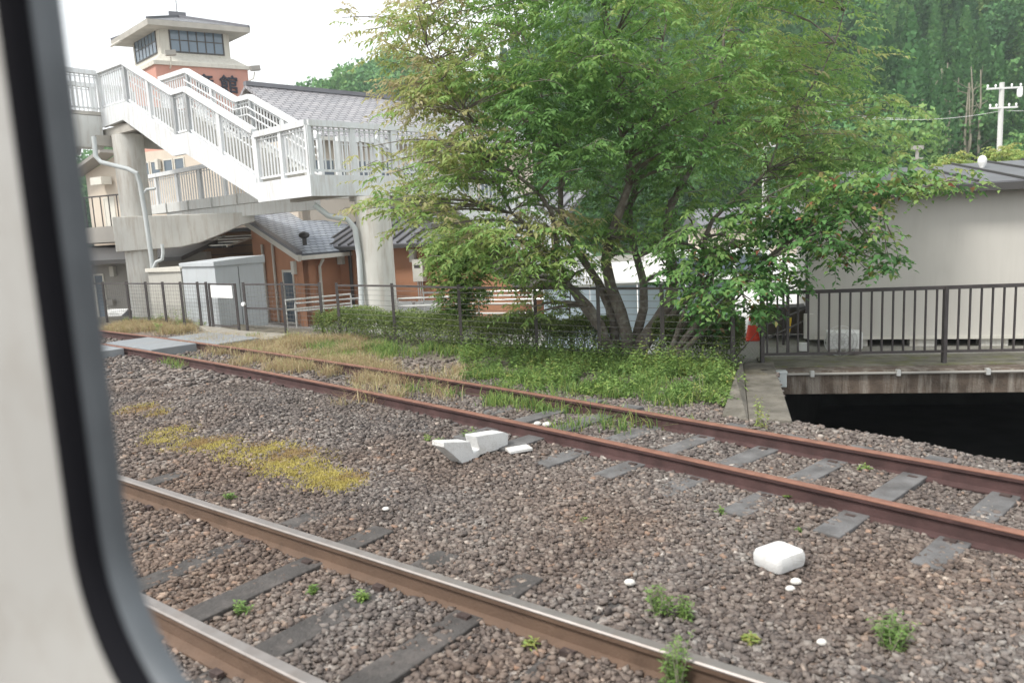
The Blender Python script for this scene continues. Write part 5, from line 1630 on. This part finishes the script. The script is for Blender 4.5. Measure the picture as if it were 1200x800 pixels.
small_tree('young_tree', b, [(540, 285, 13.7, .36), (525, 300, 13.7, .38), (550, 300, 13.8, .36), (518, 318, 13.7, .32), (545, 325, 13.7, .38), (560, 318, 13.8, .32), (530, 345, 13.7, .36), (552, 348, 13.8, .34), (540, 366, 13.8, .30), (515, 285, 13.7, .30), (558, 275, 13.8, .3), (526, 330, 13.6, .3)], 'slim bright lime green young tree behind the fence, right of the pillar', WEED, .60, per=800, ll=.075, lw=.045)
b = D(668, 400, 13.8); b[2] = zt(b[0], b[1])
small_tree('young_tree', b, [(650, 345, 13.8, .26), (662, 360, 13.8, .26), (642, 362, 13.9, .22), (668, 335, 13.8, .2)], 'small leafy sapling before the pale blue panels left of the big trunks', HEDGE, .5, per=500)

# ---- hedges
def hedge(pl, wd, h, label, seed, n):
    r_ = np.random.default_rng(seed)
    pl = [np.array(p) for p in pl]
    h_ = empty('clipped_hedge', v3(pl[0], zt(*pl[0])), label, 'hedge')
    segl = [np.linalg.norm(b_ - a_) for a_, b_ in zip(pl[:-1], pl[1:])]; tot = sum(segl)
    P = np.zeros((n, 3)); 
    u_ = r_.uniform(0, tot, n); acc = 0; nrm_ = np.zeros((n, 2))
    for a_, b_, L_ in zip(pl[:-1], pl[1:], segl):
        m_ = (u_ >= acc) & (u_ <= acc + L_); t = (u_[m_] - acc) / L_
        P[m_, :2] = a_ + (b_ - a_) * t[:, None]; d = (b_ - a_) / L_; nrm_[m_] = (-d[1], d[0]); acc += L_
    # superellipse shell
    th = r_.uniform(-.15, math.pi + .15, n)
    cx_ = np.sign(np.cos(th)) * np.abs(np.cos(th)) ** .5; sz_ = np.sign(np.sin(th)) * np.abs(np.sin(th)) ** .5
    dep = r_.uniform(.72, 1.06, n)
    lump = 1 + .08 * np.sin(u_ * 5.1 + seed) + .05 * np.sin(u_ * 11.7) + .06 * np.sin(u_ * 2.3)
    P[:, :2] += nrm_ * (cx_ * wd / 2 * dep)[:, None]
    g = height(P[:, 0], P[:, 1])
    P[:, 2] = np.maximum(g, g * .5) + .05 + sz_ * h * dep * lump
    Dr = np.stack([nrm_[:, 0] * cx_, nrm_[:, 1] * cx_, sz_], 1) + r_.normal(0, .6, (n, 3)); Dr /= np.linalg.norm(Dr, axis=1)[:, None]
    V, F, T = leaves(P, Dr, r_.uniform(.03, .06, n), r_.uniform(.018, .032, n), r_, np.clip(r_.beta(2, 2, n) + .15 * (sz_ - .5), 0, 1))
    np_mesh('foliage', V, F, HEDGE, h_, tint=T)
    mb = MB()
    for a_, b_ in zip(pl[:-1], pl[1:]):
        k_ = int(np.linalg.norm(b_ - a_) / .25) + 1
        for k in range(k_):
            p = lerp(a_, b_, k / k_); z0 = zt(*p)
            for j in range(4):
                q = p + r_.normal(0, wd * .22, 2)
                mb.tube([v3(p, z0 - .05), v3(q, z0 + h * .8)], [.012, .004], 4)
    mb.build('stems', M['bark'], h_)
hedge([D(384, 360, 16.0)[:2], D(470, 360, 14.7)[:2], D(560, 360, 13.2)[:2]], .9, .50, 'clipped green hedge behind the fence around the foot of the pillar', 3, 26000)
hedge([D(566, 360, 13.1)[:2], D(640, 360, 12.5)[:2], D(715, 360, 12.2)[:2]], .8, .50, 'clipped green hedge behind the fence left of the big tree trunks', 4, 20000)
hedge([D(770, 360, 11.9)[:2], D(870, 360, 11.4)[:2]], .9, .55, 'dark clipped hedge behind the fence between the tree trunks and the red cone', 5, 20000)

# ---- tall weeds under the tree, between fence and track (uncountable)
r_ = np.random.default_rng(21)
n = 6000
px = r_.uniform(540, 872, n); 
x0 = []; 
base = np.array([G(a_, b_, .05) for a_, b_ in zip(px, r_.uniform(0, 1, n) * 0 + 402 + (px - 540) * .03 + r_.beta(1.1, 1.2, n) * (46 + (px - 540) * .05))])
ok = (fence_side(base[:, 0], base[:, 1]) < .5) & (far_off(base[:, 0], base[:, 1]) > 1.55) & ~in_poly(base[:, 0], base[:, 1], HOLE) & (base[:, 0] < 2.95) & ~in_poly(base[:, 0] + r_.normal(0, .12, n), base[:, 1], WING)
ok &= (vnoise(base[:, 0], base[:, 1], 2.2, 6) > -.1 + .5 * r_.normal(0, .3, n)) | (fence_side(base[:, 0], base[:, 1]) > -.3)
base = base[ok]; n = len(base); base[:, 2] = height(base[:, 0], base[:, 1])
P, Dr, Ln, Wd, Ti = [], [], [], [], []
hgt = r_.uniform(.10, .34, n) * r_.choice([.4, .65, .9, 1.5], n) * (.55 + .45 * sstep(-2.2, -.6, fence_side(base[:, 0], base[:, 1]))) * (1 - .3 * (far_off(base[:, 0], base[:, 1]) < 2.0)); ln = r_.normal(0, .22, (n, 2)); tt = np.clip(r_.normal(.45, .16, n) + .25 * vnoise(base[:, 0], base[:, 1], 1.6, 2), 0, .9)
for k in range(9):
    t = (k + 1) / 9
    p = base + np.concatenate([ln * (hgt * t * t)[:, None], (hgt * t)[:, None]], 1)
    az = k * 2.4 + r_.uniform(0, 6.28, n); ee = r_.normal(.15, .3, n)
    P.append(p); Dr.append(np.stack([np.cos(az) * np.cos(ee), np.sin(az) * np.cos(ee), np.sin(ee)], 1))
    Ln.append(r_.uniform(.05, .10, n) * (1.1 - .5 * t)); Wd.append(r_.uniform(.014, .032, n)); Ti.append(tt + .12 * t)
V, F, T = leaves(np.concatenate(P), np.concatenate(Dr), np.concatenate(Ln), np.concatenate(Wd), r_, np.clip(np.concatenate(Ti), 0, 1))
o = np_mesh('tall_weeds', V, F, WEED, tint=T, loc=(0, 0, 0))
tag(o, 'tall bright green weeds growing between the rusty track and the fence', 'weeds', kind='stuff')

def patch(name, label, mt, spots, h, wd, lean, seed, cat='grass', above=0.0, tf=None):
    """spots: list of (px,py,radius_m,count)"""
    r_ = np.random.default_rng(seed); B = []
    for px, py, rad, cnt in spots:
        c = G(px, py, .02)[:2]
        # clumpy scatter
        nc = max(3, cnt // 28)
        cc = c + r_.normal(0, rad * .55, (nc, 2)) * np.array([1.0, 1.0])
        q = cc[r_.integers(0, nc, cnt)] + r_.normal(0, .07, (cnt, 2))
        B.append(q)
    B = np.concatenate(B)
    fo_ = far_off(B[:, 0], B[:, 1]); nn_ = near_coords(B[:, 0], B[:, 1])[1]
    B = B[~((np.abs(fo_) < .04) | (np.abs(fo_ - 1.06) < .04) | (np.abs(nn_) < .04) | in_poly(B[:, 0], B[:, 1], HOLE))]
    pts = np.concatenate([B, height(B[:, 0], B[:, 1])[:, None]], 1)
    V, F, T = blades(len(pts), pts, h, wd, lean, seed + 1, tint_fn=tf)
    o = np_mesh(name, V, F, mt, tint=T, loc=(0, 0, 0))
    return tag(o, label, cat, kind='stuff')
dry = []
for k in range(46):       # between and beside the rusty rails at left
    t = r_.uniform(0, 1); px = 225 + t * 330; 
    dry.append((px, 402 + t * 52 + r_.normal(0, 6), .30, 380 if t < .75 else 130))
for k in range(14): dry.append((r_.uniform(130, 225), r_.uniform(381, 390), .35, 700))
for k in range(16): dry.append((r_.uniform(330, 430), r_.uniform(398, 418), .28, 420))
for k in range(10): dry.append((r_.uniform(260, 420), 425 + r_.normal(0, 5) + 0, .25, 130))
for k in range(6): dry.append((r_.uniform(420, 470), 470 + r_.normal(0, 6), .25, 90))
patch('dry_grass', 'straw coloured dry grass along the left part of the rusty track', DRY, dry, .20, .006, .7, 31)
gr = []
for k in range(26): gr.append((r_.uniform(370, 560), 408 + r_.uniform(0, 1) * 12 + 0, .25, 150))
for k in range(14): gr.append((r_.uniform(560, 860), 0, .2, 0))
gr = [g_ for g_ in gr if g_[3]]
for k in range(40): gr.append((r_.uniform(560, 860), r_.uniform(425, 475), .22, 130))
for k in range(16): t = r_.uniform(); gr.append((470 + t * 330, 452 + t * 50 + r_.normal(0, 4), .22, 60))
for px_, py_ in ((200, 425), (212, 428), (300, 415), (345, 425), (160, 380), (180, 380), (215, 382), (150, 378), (235, 380), (300, 398), (630, 470), (720, 500), (665, 505), (640, 480)): gr.append((px_, py_, .16, 90))
patch('green_grass', 'thin green grass and low weeds beside the rusty track and hedge', WEED, gr, .17, .010, .5, 41)
ye = []
for (px_, py_, r0_, c_) in ((165, 480, .16, 500), (185, 484, .12, 260), (200, 505, .22, 500), (225, 520, .25, 800), (255, 522, .25, 600), (285, 530, .22, 600), (310, 535, .22, 600), (330, 545, .22, 800), (355, 548, .2, 900), (380, 560, .18, 1000), (400, 566, .12, 600), (345, 530, .18, 500), (320, 525, .2, 400), (410, 560, .08, 300), (190, 515, .12, 300)):
    ye.append((px_, py_, r0_ * 1.0, int(c_ * 1.35)))
patch('yellow_grass', 'yellow green mossy grass patch on the ballast between the tracks', YEL, ye, .045, .008, .7, 51, tf=lambda p, q: np.clip(q.beta(2, 1.6, len(p)) + .2 - .75 * sstep(.0, .5, vnoise(p[:, 0], p[:, 1], 2.2, 3)), 0, 1))

# ---- individual weeds
def weed(px, py, h, nst, label, seed, tint0=.5, ll=.05, lw=.014, z=0.0, spread=.35):
    r_ = np.random.default_rng(seed)
    b = G(px, py, .02); b[2] = zt(b[0], b[1])
    o = empty('weed_plant', b, label, 'plant')
    P, Dr, Ln, Wd, Ti = [], [], [], [], []
    mb = MB()
    for s_ in range(nst):
        dirn = np.append(r_.normal(0, spread, 2), 1.0); dirn /= np.linalg.norm(dirn); hh = h * r_.uniform(.6, 1.05)
        b0_ = b + np.append(r_.normal(0, h * .10, 2), -.01)
        mb.tube([b0_, b0_ + dirn * hh * .5, b0_ + dirn * hh], [.003, .0025, .0012], 4)
        m_ = 16
        for k in range(m_):
            t = .1 + .9 * k / m_
            az = k * 2.4 + r_.uniform(0, 1); ee = r_.normal(.35, .3)
            P.append(b0_ + dirn * hh * t); Dr.append((math.cos(az) * math.cos(ee), math.sin(az) * math.cos(ee), math.sin(ee)))
            Ln.append(ll * r_.uniform(.6, 1.2) * (1.15 - .5 * t)); Wd.append(lw * r_.uniform(.7, 1.2)); Ti.append(tint0 + r_.normal(0, .1))
    V, F, T = leaves(np.array(P), np.array(Dr), np.array(Ln), np.array(Wd), r_, np.clip(np.array(Ti), 0, 1))
    np_mesh('leaves', V, F, WEED, o, tint=T)
    mb.build('stems', M['palebark'], o)
    return o
weed(1046, 752, .20, 34, 'bushy feathery green weed alone in the right foreground ballast', 1, .45, .045, .010)
weed(776, 724, .20, 16, 'feathery green weed on the ballast, left of the pair above the polished rail', 2, .5, .045, .011, spread=.15)
weed(803, 726, .15, 12, 'smaller feathery weed, right of the pair above the polished rail', 3, .5, .045, .011, spread=.15)
weed(790, 802, .26, 20, 'bright green feathery weed cut by the bottom edge against the polished rail', 4, .5, .045, .011, spread=.15)
weed(888, 500, .34, 7, 'yellow green leafy weed at the foot of the concrete wing wall', 5, .85, .055, .020, spread=.12)
weed(366, 692, .07, 7, 'small green weed between the polished rails, left one', 6, .55)
weed(425, 700, .07, 7, 'small bright weed touching the near side of the polished rail', 7, .62)
weed(622, 752, .07, 5, 'pale yellow green weed against the web of the polished rail', 8, .9)
weed(285, 712, .11, 6, 'thin weed between the polished rails close to the window edge', 9, .5)
weed(270, 585, .10, 7, 'green weed on the ballast just above the left polished rail', 10, .5)
weed(844, 600, .06, 7, 'low green weed beside the rusty rail nearer side', 11, .55)
weed(925, 583, .06, 5, 'tiny green weed growing against the web of the nearer rusty rail', 12, .6)
weed(1014, 550, .07, 6, 'tiny green weed against the farther rusty rail before the stream', 13, .65)
weed(684, 607, .04, 5, 'tiny bright green weed alone in the middle of the ballast', 14, .75)
weed(548, 512, .15, 7, 'green weed behind the foam packing block', 15, .6)
weed(515, 520, .13, 6, 'green weed left of the foam packing block', 16, .6)
weed(937, 622, .04, 5, 'tiny weed on the ballast above the square foam block', 17, .55)
weed(880, 750, .07, 6, 'low yellowish weed in the right foreground left of the feathery weed', 18, .92)
weed(500, 395 + 120, .1, 5, 'thin green weed near the rusty rail left of the foam packing', 19, .7)
weed(119 + 70, 383, .5, 8, 'tall leafy weed before the left mesh fence beside the round column', 20, .6, .09, .03)
weed(186 - 0, 390, .3, 6, 'short leafy weed left before the left mesh fence', 24, .7, .08, .03)
weed(215, 384, .55, 9, 'tall pale green weed before the beige lean-to store', 21, .75, .09, .03)
weed(237, 386, .3, 6, 'small leafy weed at the post left of the gate', 22, .75, .07, .03)
weed(340, 400, .28, 7, 'leafy weed at the end of the footpath edge', 23, .8, .06, .022)
weed(820, 470, .4, 6, 'yellowish upright weed at the right end of the tall weeds', 25, .9, .06, .02)

# ------------------------------------------------------------------ hills and forest
def hill_h(x, y):
    # left knoll and a tall right hillside
    a = 24 * np.exp(-((x + 20) / 31) ** 2 - ((y - 150) / 34) ** 2)
    a2 = 14 * np.exp(-((x + 75) / 30) ** 2 - ((y - 160) / 34) ** 2)
    t = sstep(62, 175, y - .10 * x) 
    b_ = 95 * t * sstep(4, 66, x + .12 * (y - 62))
    return np.maximum(a, a2) * sstep(88, 130, y) + b_ + 1.5 * vnoise(x, y, .05, 3) * sstep(60, 90, y) - .8
hx = np.arange(-160, 260, 4.0); hy = np.arange(60, 330, 4.0)
X, Y = np.meshgrid(hx, hy, indexing='ij'); Z = hill_h(X, Y)
idx = np.arange(X.size).reshape(X.shape)
F = np.stack([idx[:-1, :-1], idx[1:, :-1], idx[1:, 1:], idx[:-1, 1:]], -1).reshape(-1, 4)
M['hill'] = mat('hill_undergrowth', (0.05, 0.11, 0.04), .95, .4, .3)
o = np_mesh('hillside', np.stack([X.ravel(), Y.ravel(), Z.ravel()], 1), F, M['hill'], smooth=True, loc=(0, 0, 0)); tag(o, kind='structure')
r_ = np.random.default_rng(77)
def project(P):
    v = P - CAM; w_ = v @ Fv
    return 600 + FPX * (v @ Rv) / w_, 400 - FPX * (v @ Uv) / w_
def leaf_quads(P, Dr, Ln, Wd, r_, tint):
    n = len(P)
    rnd = r_.normal(0, 1, (n, 3)); a_ = np.cross(Dr, rnd); a_ /= np.linalg.norm(a_, axis=1)[:, None] + 1e-9
    b_ = np.cross(Dr, a_)
    V = np.stack([P - a_ * Wd[:, None] * .5, P + b_ * Ln[:, None] * .5, P + a_ * Wd[:, None] * .5, P - b_ * Ln[:, None] * .5 ], 1)
    V[:, 1] -= Dr * Ln[:, None] * .25; V[:, 3] -= Dr * Ln[:, None] * .25
    return V.reshape(-1, 3), (4 * np.arange(n)[:, None] + np.array([0, 1, 2, 3])), np.repeat(tint, 4)
def forest(name, label, N, region, size, mt, seed, conifer=.4):
    r_ = np.random.default_rng(seed)
    x = r_.uniform(region[0], region[1], N); y = r_.uniform(region[2], region[3], N)
    z = hill_h(x, y)
    P = np.stack([x, y, z], 1)
    px, py = project(P + np.array([0, 0, 4.]))
    keep = (px > -60) & (px < 1320) & (z > -.6) & (py > -260) & (P @ np.array([0, 1, 0]) > 62)
    P = P[keep]
    Vs, Fs, Ts = [], [], []; off = 0
    for c in P:
        dist = c[1]
        sz = size * r_.uniform(.75, 1.3)
        ht = sz * r_.uniform(2.2, 3.2)
        con = r_.uniform() < conifer
        n = 900 if dist < 110 else 480
        o = r_.normal(0, 1, (n, 3)); o /= np.linalg.norm(o, axis=1)[:, None]
        front = o[:, 1] > .55
        o[front, 1] *= -1                      # fewer leaves on the never-seen back
        if con:
            t = r_.uniform(0, 1, n) ** .8
            az = r_.uniform(0, 2 * np.pi, n); rad = sz * .62 * (1 - t) ** .8 * r_.uniform(.7, 1.05, n) + .15
            q = np.stack([np.cos(az) * rad, np.sin(az) * rad, .8 + t * ht * 1.6], 1)
            dr_ = np.stack([np.cos(az), np.sin(az), -.55 + 0 * az], 1) + r_.normal(0, .25, (n, 3))
        else:
            # several lobes
            nl = 7; lc = r_.normal(0, 1, (nl, 3)); lc /= np.linalg.norm(lc, axis=1)[:, None]; lc *= np.array([.6, .6, .5]) * sz * .75
            j = r_.integers(0, nl, n)
            q = lc[j] + o * sz * .48 * r_.uniform(.8, 1.05, n)[:, None] + np.array([0, 0, ht * .75])
            dr_ = o + r_.normal(0, .5, (n, 3)) + np.array([0, 0, -.3])
        dr_ /= np.linalg.norm(dr_, axis=1)[:, None]
        ls = sz * r_.uniform(.06, .13, n) * (1.0 if dist < 120 else 1.25)
        tint0 = .45 + r_.normal(0, .13) + (-.12 if con else .08)
        V, F, T = leaf_quads(c + q, dr_, ls * 1.2, ls, r_, np.clip(tint0 + r_.normal(0, .12, n), 0, 1))
        Vs.append(V); Fs.append(F + off); Ts.append(T); off += len(V)
    o = np_mesh(name, np.concatenate(Vs), np.concatenate(Fs), mt, tint=np.concatenate(Ts), loc=(0, 0, 0))
    tag(o, label, 'forest', kind='stuff')
    return len(P)
n_a = forest('forest', 'dense mixed green forest covering the hillside at the right', 1900, (0, 150, 63, 190), 3.6, FOR, 1, .7)
n_b = forest('forest', 'rounded green wooded hill beyond the big tiled roof', 700, (-75, 12, 105, 158), 3.6, FOR, 2, 0)
# bare pale stems on the hillside
r_ = np.random.default_rng(88)
for k in range(16):
    px_ = 1062 + (k % 16) * 6.2 + r_.normal(0, 2.5)
    py0 = 158 + r_.normal(0, 6); 
    # walk out to the hill
    dd = 66.0
    for dd in np.arange(64, 150, 1.0):
        q = D(px_, py0, dd)
        if hill_h(q[0], q[1]) > q[2]: break
    dd -= 18
    q = D(px_, py0, dd); q[2] = min(q[2], float(hill_h(q[0], q[1])) + 3) 
    gz = float(hill_h(q[0], q[1]))
    top = D(px_ + r_.normal(0, 3), py0 - r_.uniform(45, 80), dd)
    o = empty('bare_tree', v3(q, gz), 'bare pale tree stem standing among the dark forest of the right hillside', 'tree', 'bare pale stems on the hillside')
    st_ = v3(q, gz)
    tpts = curve_pts(st_, top, 0, 6, .05, r_)
    MB().tube(tpts, [.18, .16, .14, .12, .09, .05], 6).build('trunk', M['palebark'], o)
    mb = MB()
    for j in range(7):
        t = r_.uniform(2.4, 4.8); p = lerp(tpts[int(t)], tpts[int(t) + 1], t % 1); e2 = p + np.array([r_.normal(0, .8), r_.normal(0, .5), r_.uniform(.4, 1.3)])
        mb.tube([p, e2], [.05, .02], 4)
    mb.build('branches', M['palebark'], o)

# shrub row behind the prefab (yellow-green at right)
r_ = np.random.default_rng(14)
for i_, (px_, py_, dp_, rr_, lab, ti) in enumerate(((1165, 190, 30, 1.0, 'yellow green bush beyond the prefab roof under the utility pole', .82), (1195, 188, 31, 1.1, 'yellow green bush at the right edge beyond the prefab roof', .78), (1115, 198, 34, .9, 'dark green bush beyond the prefab roof left of the utility pole', .25), (950, 195, 36, 1.4, 'mid green bushy tree beyond the left end of the prefab roof', .3))):
    b = D(px_, py_, dp_); b = v3(b, -.7)
    t_ = empty('bush', b, lab, 'bush')
    cs = [D(px_ + r_.normal(0, 22), py_ + r_.uniform(-8, 22), dp_ + r_.uniform(-.6, .6)) for _ in range(9)]
    (V, F, T), sg = spray_cloud(cs, [rr_ * .55] * 9, 320, .16, .09, r_, [ti + r_.normal(0, .05) for _ in cs], per_twig=8, twig=(.2, .4), flat=.9)
    np_mesh('foliage', V, F, WEED, t_, tint=T)
    mb = MB()
    for c in cs: mb.tube([b + np.array([0, 0, -.1]), c], [.06, .02], 5)
    mb.build('stems', M['bark'], t_)

# ------------------------------------------------------------------ utility poles and wires
def upole(px, ytop, ybase, dep, label, arms, r0_, m_=None):
    p = D(px, (ytop + ybase) / 2, dep); zt_p = D(px, ytop, dep)[2]
    b = v3(p, -.8)
    o = empty('utility_pole', b, label, 'utility pole')
    MB().tube([b, v3(p, zt_p)], r0_ * 1.2, 12, r2=r0_).build('pole', m_ or M['pole'], o, smooth=True)
    for za, L_ in arms:
        c = v3(p, zt_p - za); a_ = MB().bar(c + np.array([-L_ * .45, -.08, 0]), c + np.array([L_ * .55, -.08, 0]), .09, .09).build('crossarm', M['galv'], o)
        mb = MB()
        for t in (-.42, -.2, .25, .5):
            q = c + np.array([L_ * t, -.08, .05]); mb.tube([q, q + np.array([0, 0, .1]), q + np.array([0, 0, .16])], [.03, .06, .03], 8)
        mb.build('insulators', M['whiteplastic'], a_)
    return o, v3(p, zt_p)
u1, u1t = upole(1172.5, 97, 185, 42, 'pale concrete utility pole with two crossarms before the right hillside', ((.3, 1.9), (1.3, 1.5)), .12)
mb = MB(); c = u1t + np.array([.9, -.1, -.3]); mb.tube([c + np.array([0, 0, z]) for z in (-.5, -.4, -.1, 0)], [.08, .14, .14, .06], 8); mb.build('transformer', M['whiteplastic'], u1)
lp = D(1075, 172, 40); 
o = empty('lamp_post', v3(lp, -.8), 'thin dark lamp post with small head rising behind the prefab roof', 'lamp post')
MB().tube([v3(lp, -.8), lp], .09, 8).build('pole', M['greywall'], o)
MB().box(lp[:2], (1, 0), .5, .3, lp[2] - .15, lp[2] + .05).build('lamp_head', M['greywall'], o)
MB().box(lp[:2], (1, 0), .55, .2, lp[2] - .65, lp[2] - .55).build('bracket', M['greywall'], o)
u2, u2t = upole(896, 148, 300, 40, 'slim white pole half hidden behind the right side of the big crown', ((1.0, 1.0),), .12)
def wire(a_, b_, sag, label):
    pts = [lerp(a_, b_, t) - np.array([0, 0, sag * 4 * t * (1 - t)]) for t in np.linspace(0, 1, 14)]
    o = MB().tube(pts, .011, 4).build('overhead_wire', M['galv'], loc=tuple(pts[0])); tag(o, label, 'wire', 'overhead wires at the right')
w1_ = u1t + np.array([0, 0, -1.45])
wire(w1_, D(1010, 138, 38), .25, 'pale overhead wire running left from the lower crossarm of the utility pole')
wire(w1_ + np.array([.3, 0, 0]), D(1290, 118, 44), .2, 'pale overhead wire running right from the utility pole')
wire(v3(D(1062, 160, 36)[:2], D(1062, 139, 36)[2]), D(850, 100, 30), .3, 'thin overhead wire crossing behind the crown of the big tree')

# ------------------------------------------------------------------ train wall with window (the camera looks out of it)
wn_ = np.array([.607, .795, 0]); wd_ = np.array([.795, -.607, 0])
def WP(u_, v_, w_): return wn_ * w_ + wd_ * u_ + np.array([0, 0, v_])
def rrect(u0, u1, v0, v1, r_, w_, n=10):
    out = []
    for cx_, cy_, t0 in ((u1 - r_, v1 - r_, 0), (u0 + r_, v1 - r_, 90), (u0 + r_, v0 + r_, 180), (u1 - r_, v0 + r_, 270)):
        for k in range(n + 1):
            t = math.radians(t0 + 90 * k / n)
            out.append(WP(cx_ + r_ * math.cos(t), cy_ + r_ * math.sin(t), w_))
    return out
def outer(u0, u1, v0, v1, w_, n=10):
    out = []
    for cx_, cy_ in ((u1, v1), (u0, v1), (u0, v0), (u1, v0)):
        out += [WP(cx_, cy_, w_)] * (n + 1)
    return out
def ring(loops, m_, name, parent, smooth=True):
    n = len(loops[0]); vs = [p for l_ in loops for p in l_]; K_ = len(loops)
    fs = [(i * n + j, i * n + (j + 1) % n, (i + 1) * n + (j + 1) % n, (i + 1) * n + j) for i in range(K_ - 1) for j in range(n)]
    return MB().add(vs, fs).build(name, m_, parent, smooth=smooth)
tr = empty('train_window', WP(-.78, 1.3, .3), 'blurred train window edge with pale inner panel and black rubber seal, close at the left', 'train window')
U0_, U1_, V0_, V1_ = -.781, .62, 1.60, 2.62
# pale interior panel: outer slab edge, inner lip
ring([outer(-1.9, 1.5, 1.0, 3.1, .33), outer(-1.9, 1.5, 1.0, 3.1, .30), rrect(U0_ - .012, U1_ + .012, V0_ - .012, V1_ + .012, .19, .298), rrect(U0_, U1_, V0_, V1_, .18, .304), rrect(U0_, U1_, V0_, V1_, .18, .328)], M['skin'], 'inner_panel', tr)
# exterior skin
ring([outer(-1.9, 1.5, .9, 3.1, .338), rrect(U0_ + .0, U1_, V0_, V1_, .18, .338)], M['skin'], 'outer_skin', tr)
g1 = lambda a_, w_: rrect(U0_ + a_, U1_ - a_, V0_ + a_, V1_ - a_, .18 - a_, w_)
ring([g1(-.002, .303), g1(.003, .299), g1(.009, .303), g1(.013, .312), g1(.014, .322)], M['rubber'], 'rubber_seal', tr)
ring([g1(.010, .323), g1(.014, .323), g1(.018, .328), g1(.021, .337), g1(.021, .347)], M['alu'], 'metal_frame', tr)

# ------------------------------------------------------------------ haze
mh = bpy.data.materials.new('haze_air'); mh.use_nodes = True
n, l = mh.node_tree.nodes, mh.node_tree.links
n.clear()
pv = n.new('ShaderNodeVolumePrincipled'); pv.inputs['Color'].default_value = (.90, .96, 1, 1); pv.inputs['Density'].default_value = .0009
pv.inputs['Anisotropy'].default_value = .3
om = n.new('ShaderNodeOutputMaterial'); l.new(pv.outputs[0], om.inputs['Volume'])
hz = MB().col([(-180, -30), (280, -30), (280, 340), (-180, 340)], -4.0, 112).build('haze', mh); tag(hz, 'thin pale daylight haze over the whole scene', 'haze', kind='stuff')
print('forest trees', n_a, n_b, 'stones', len(STX))
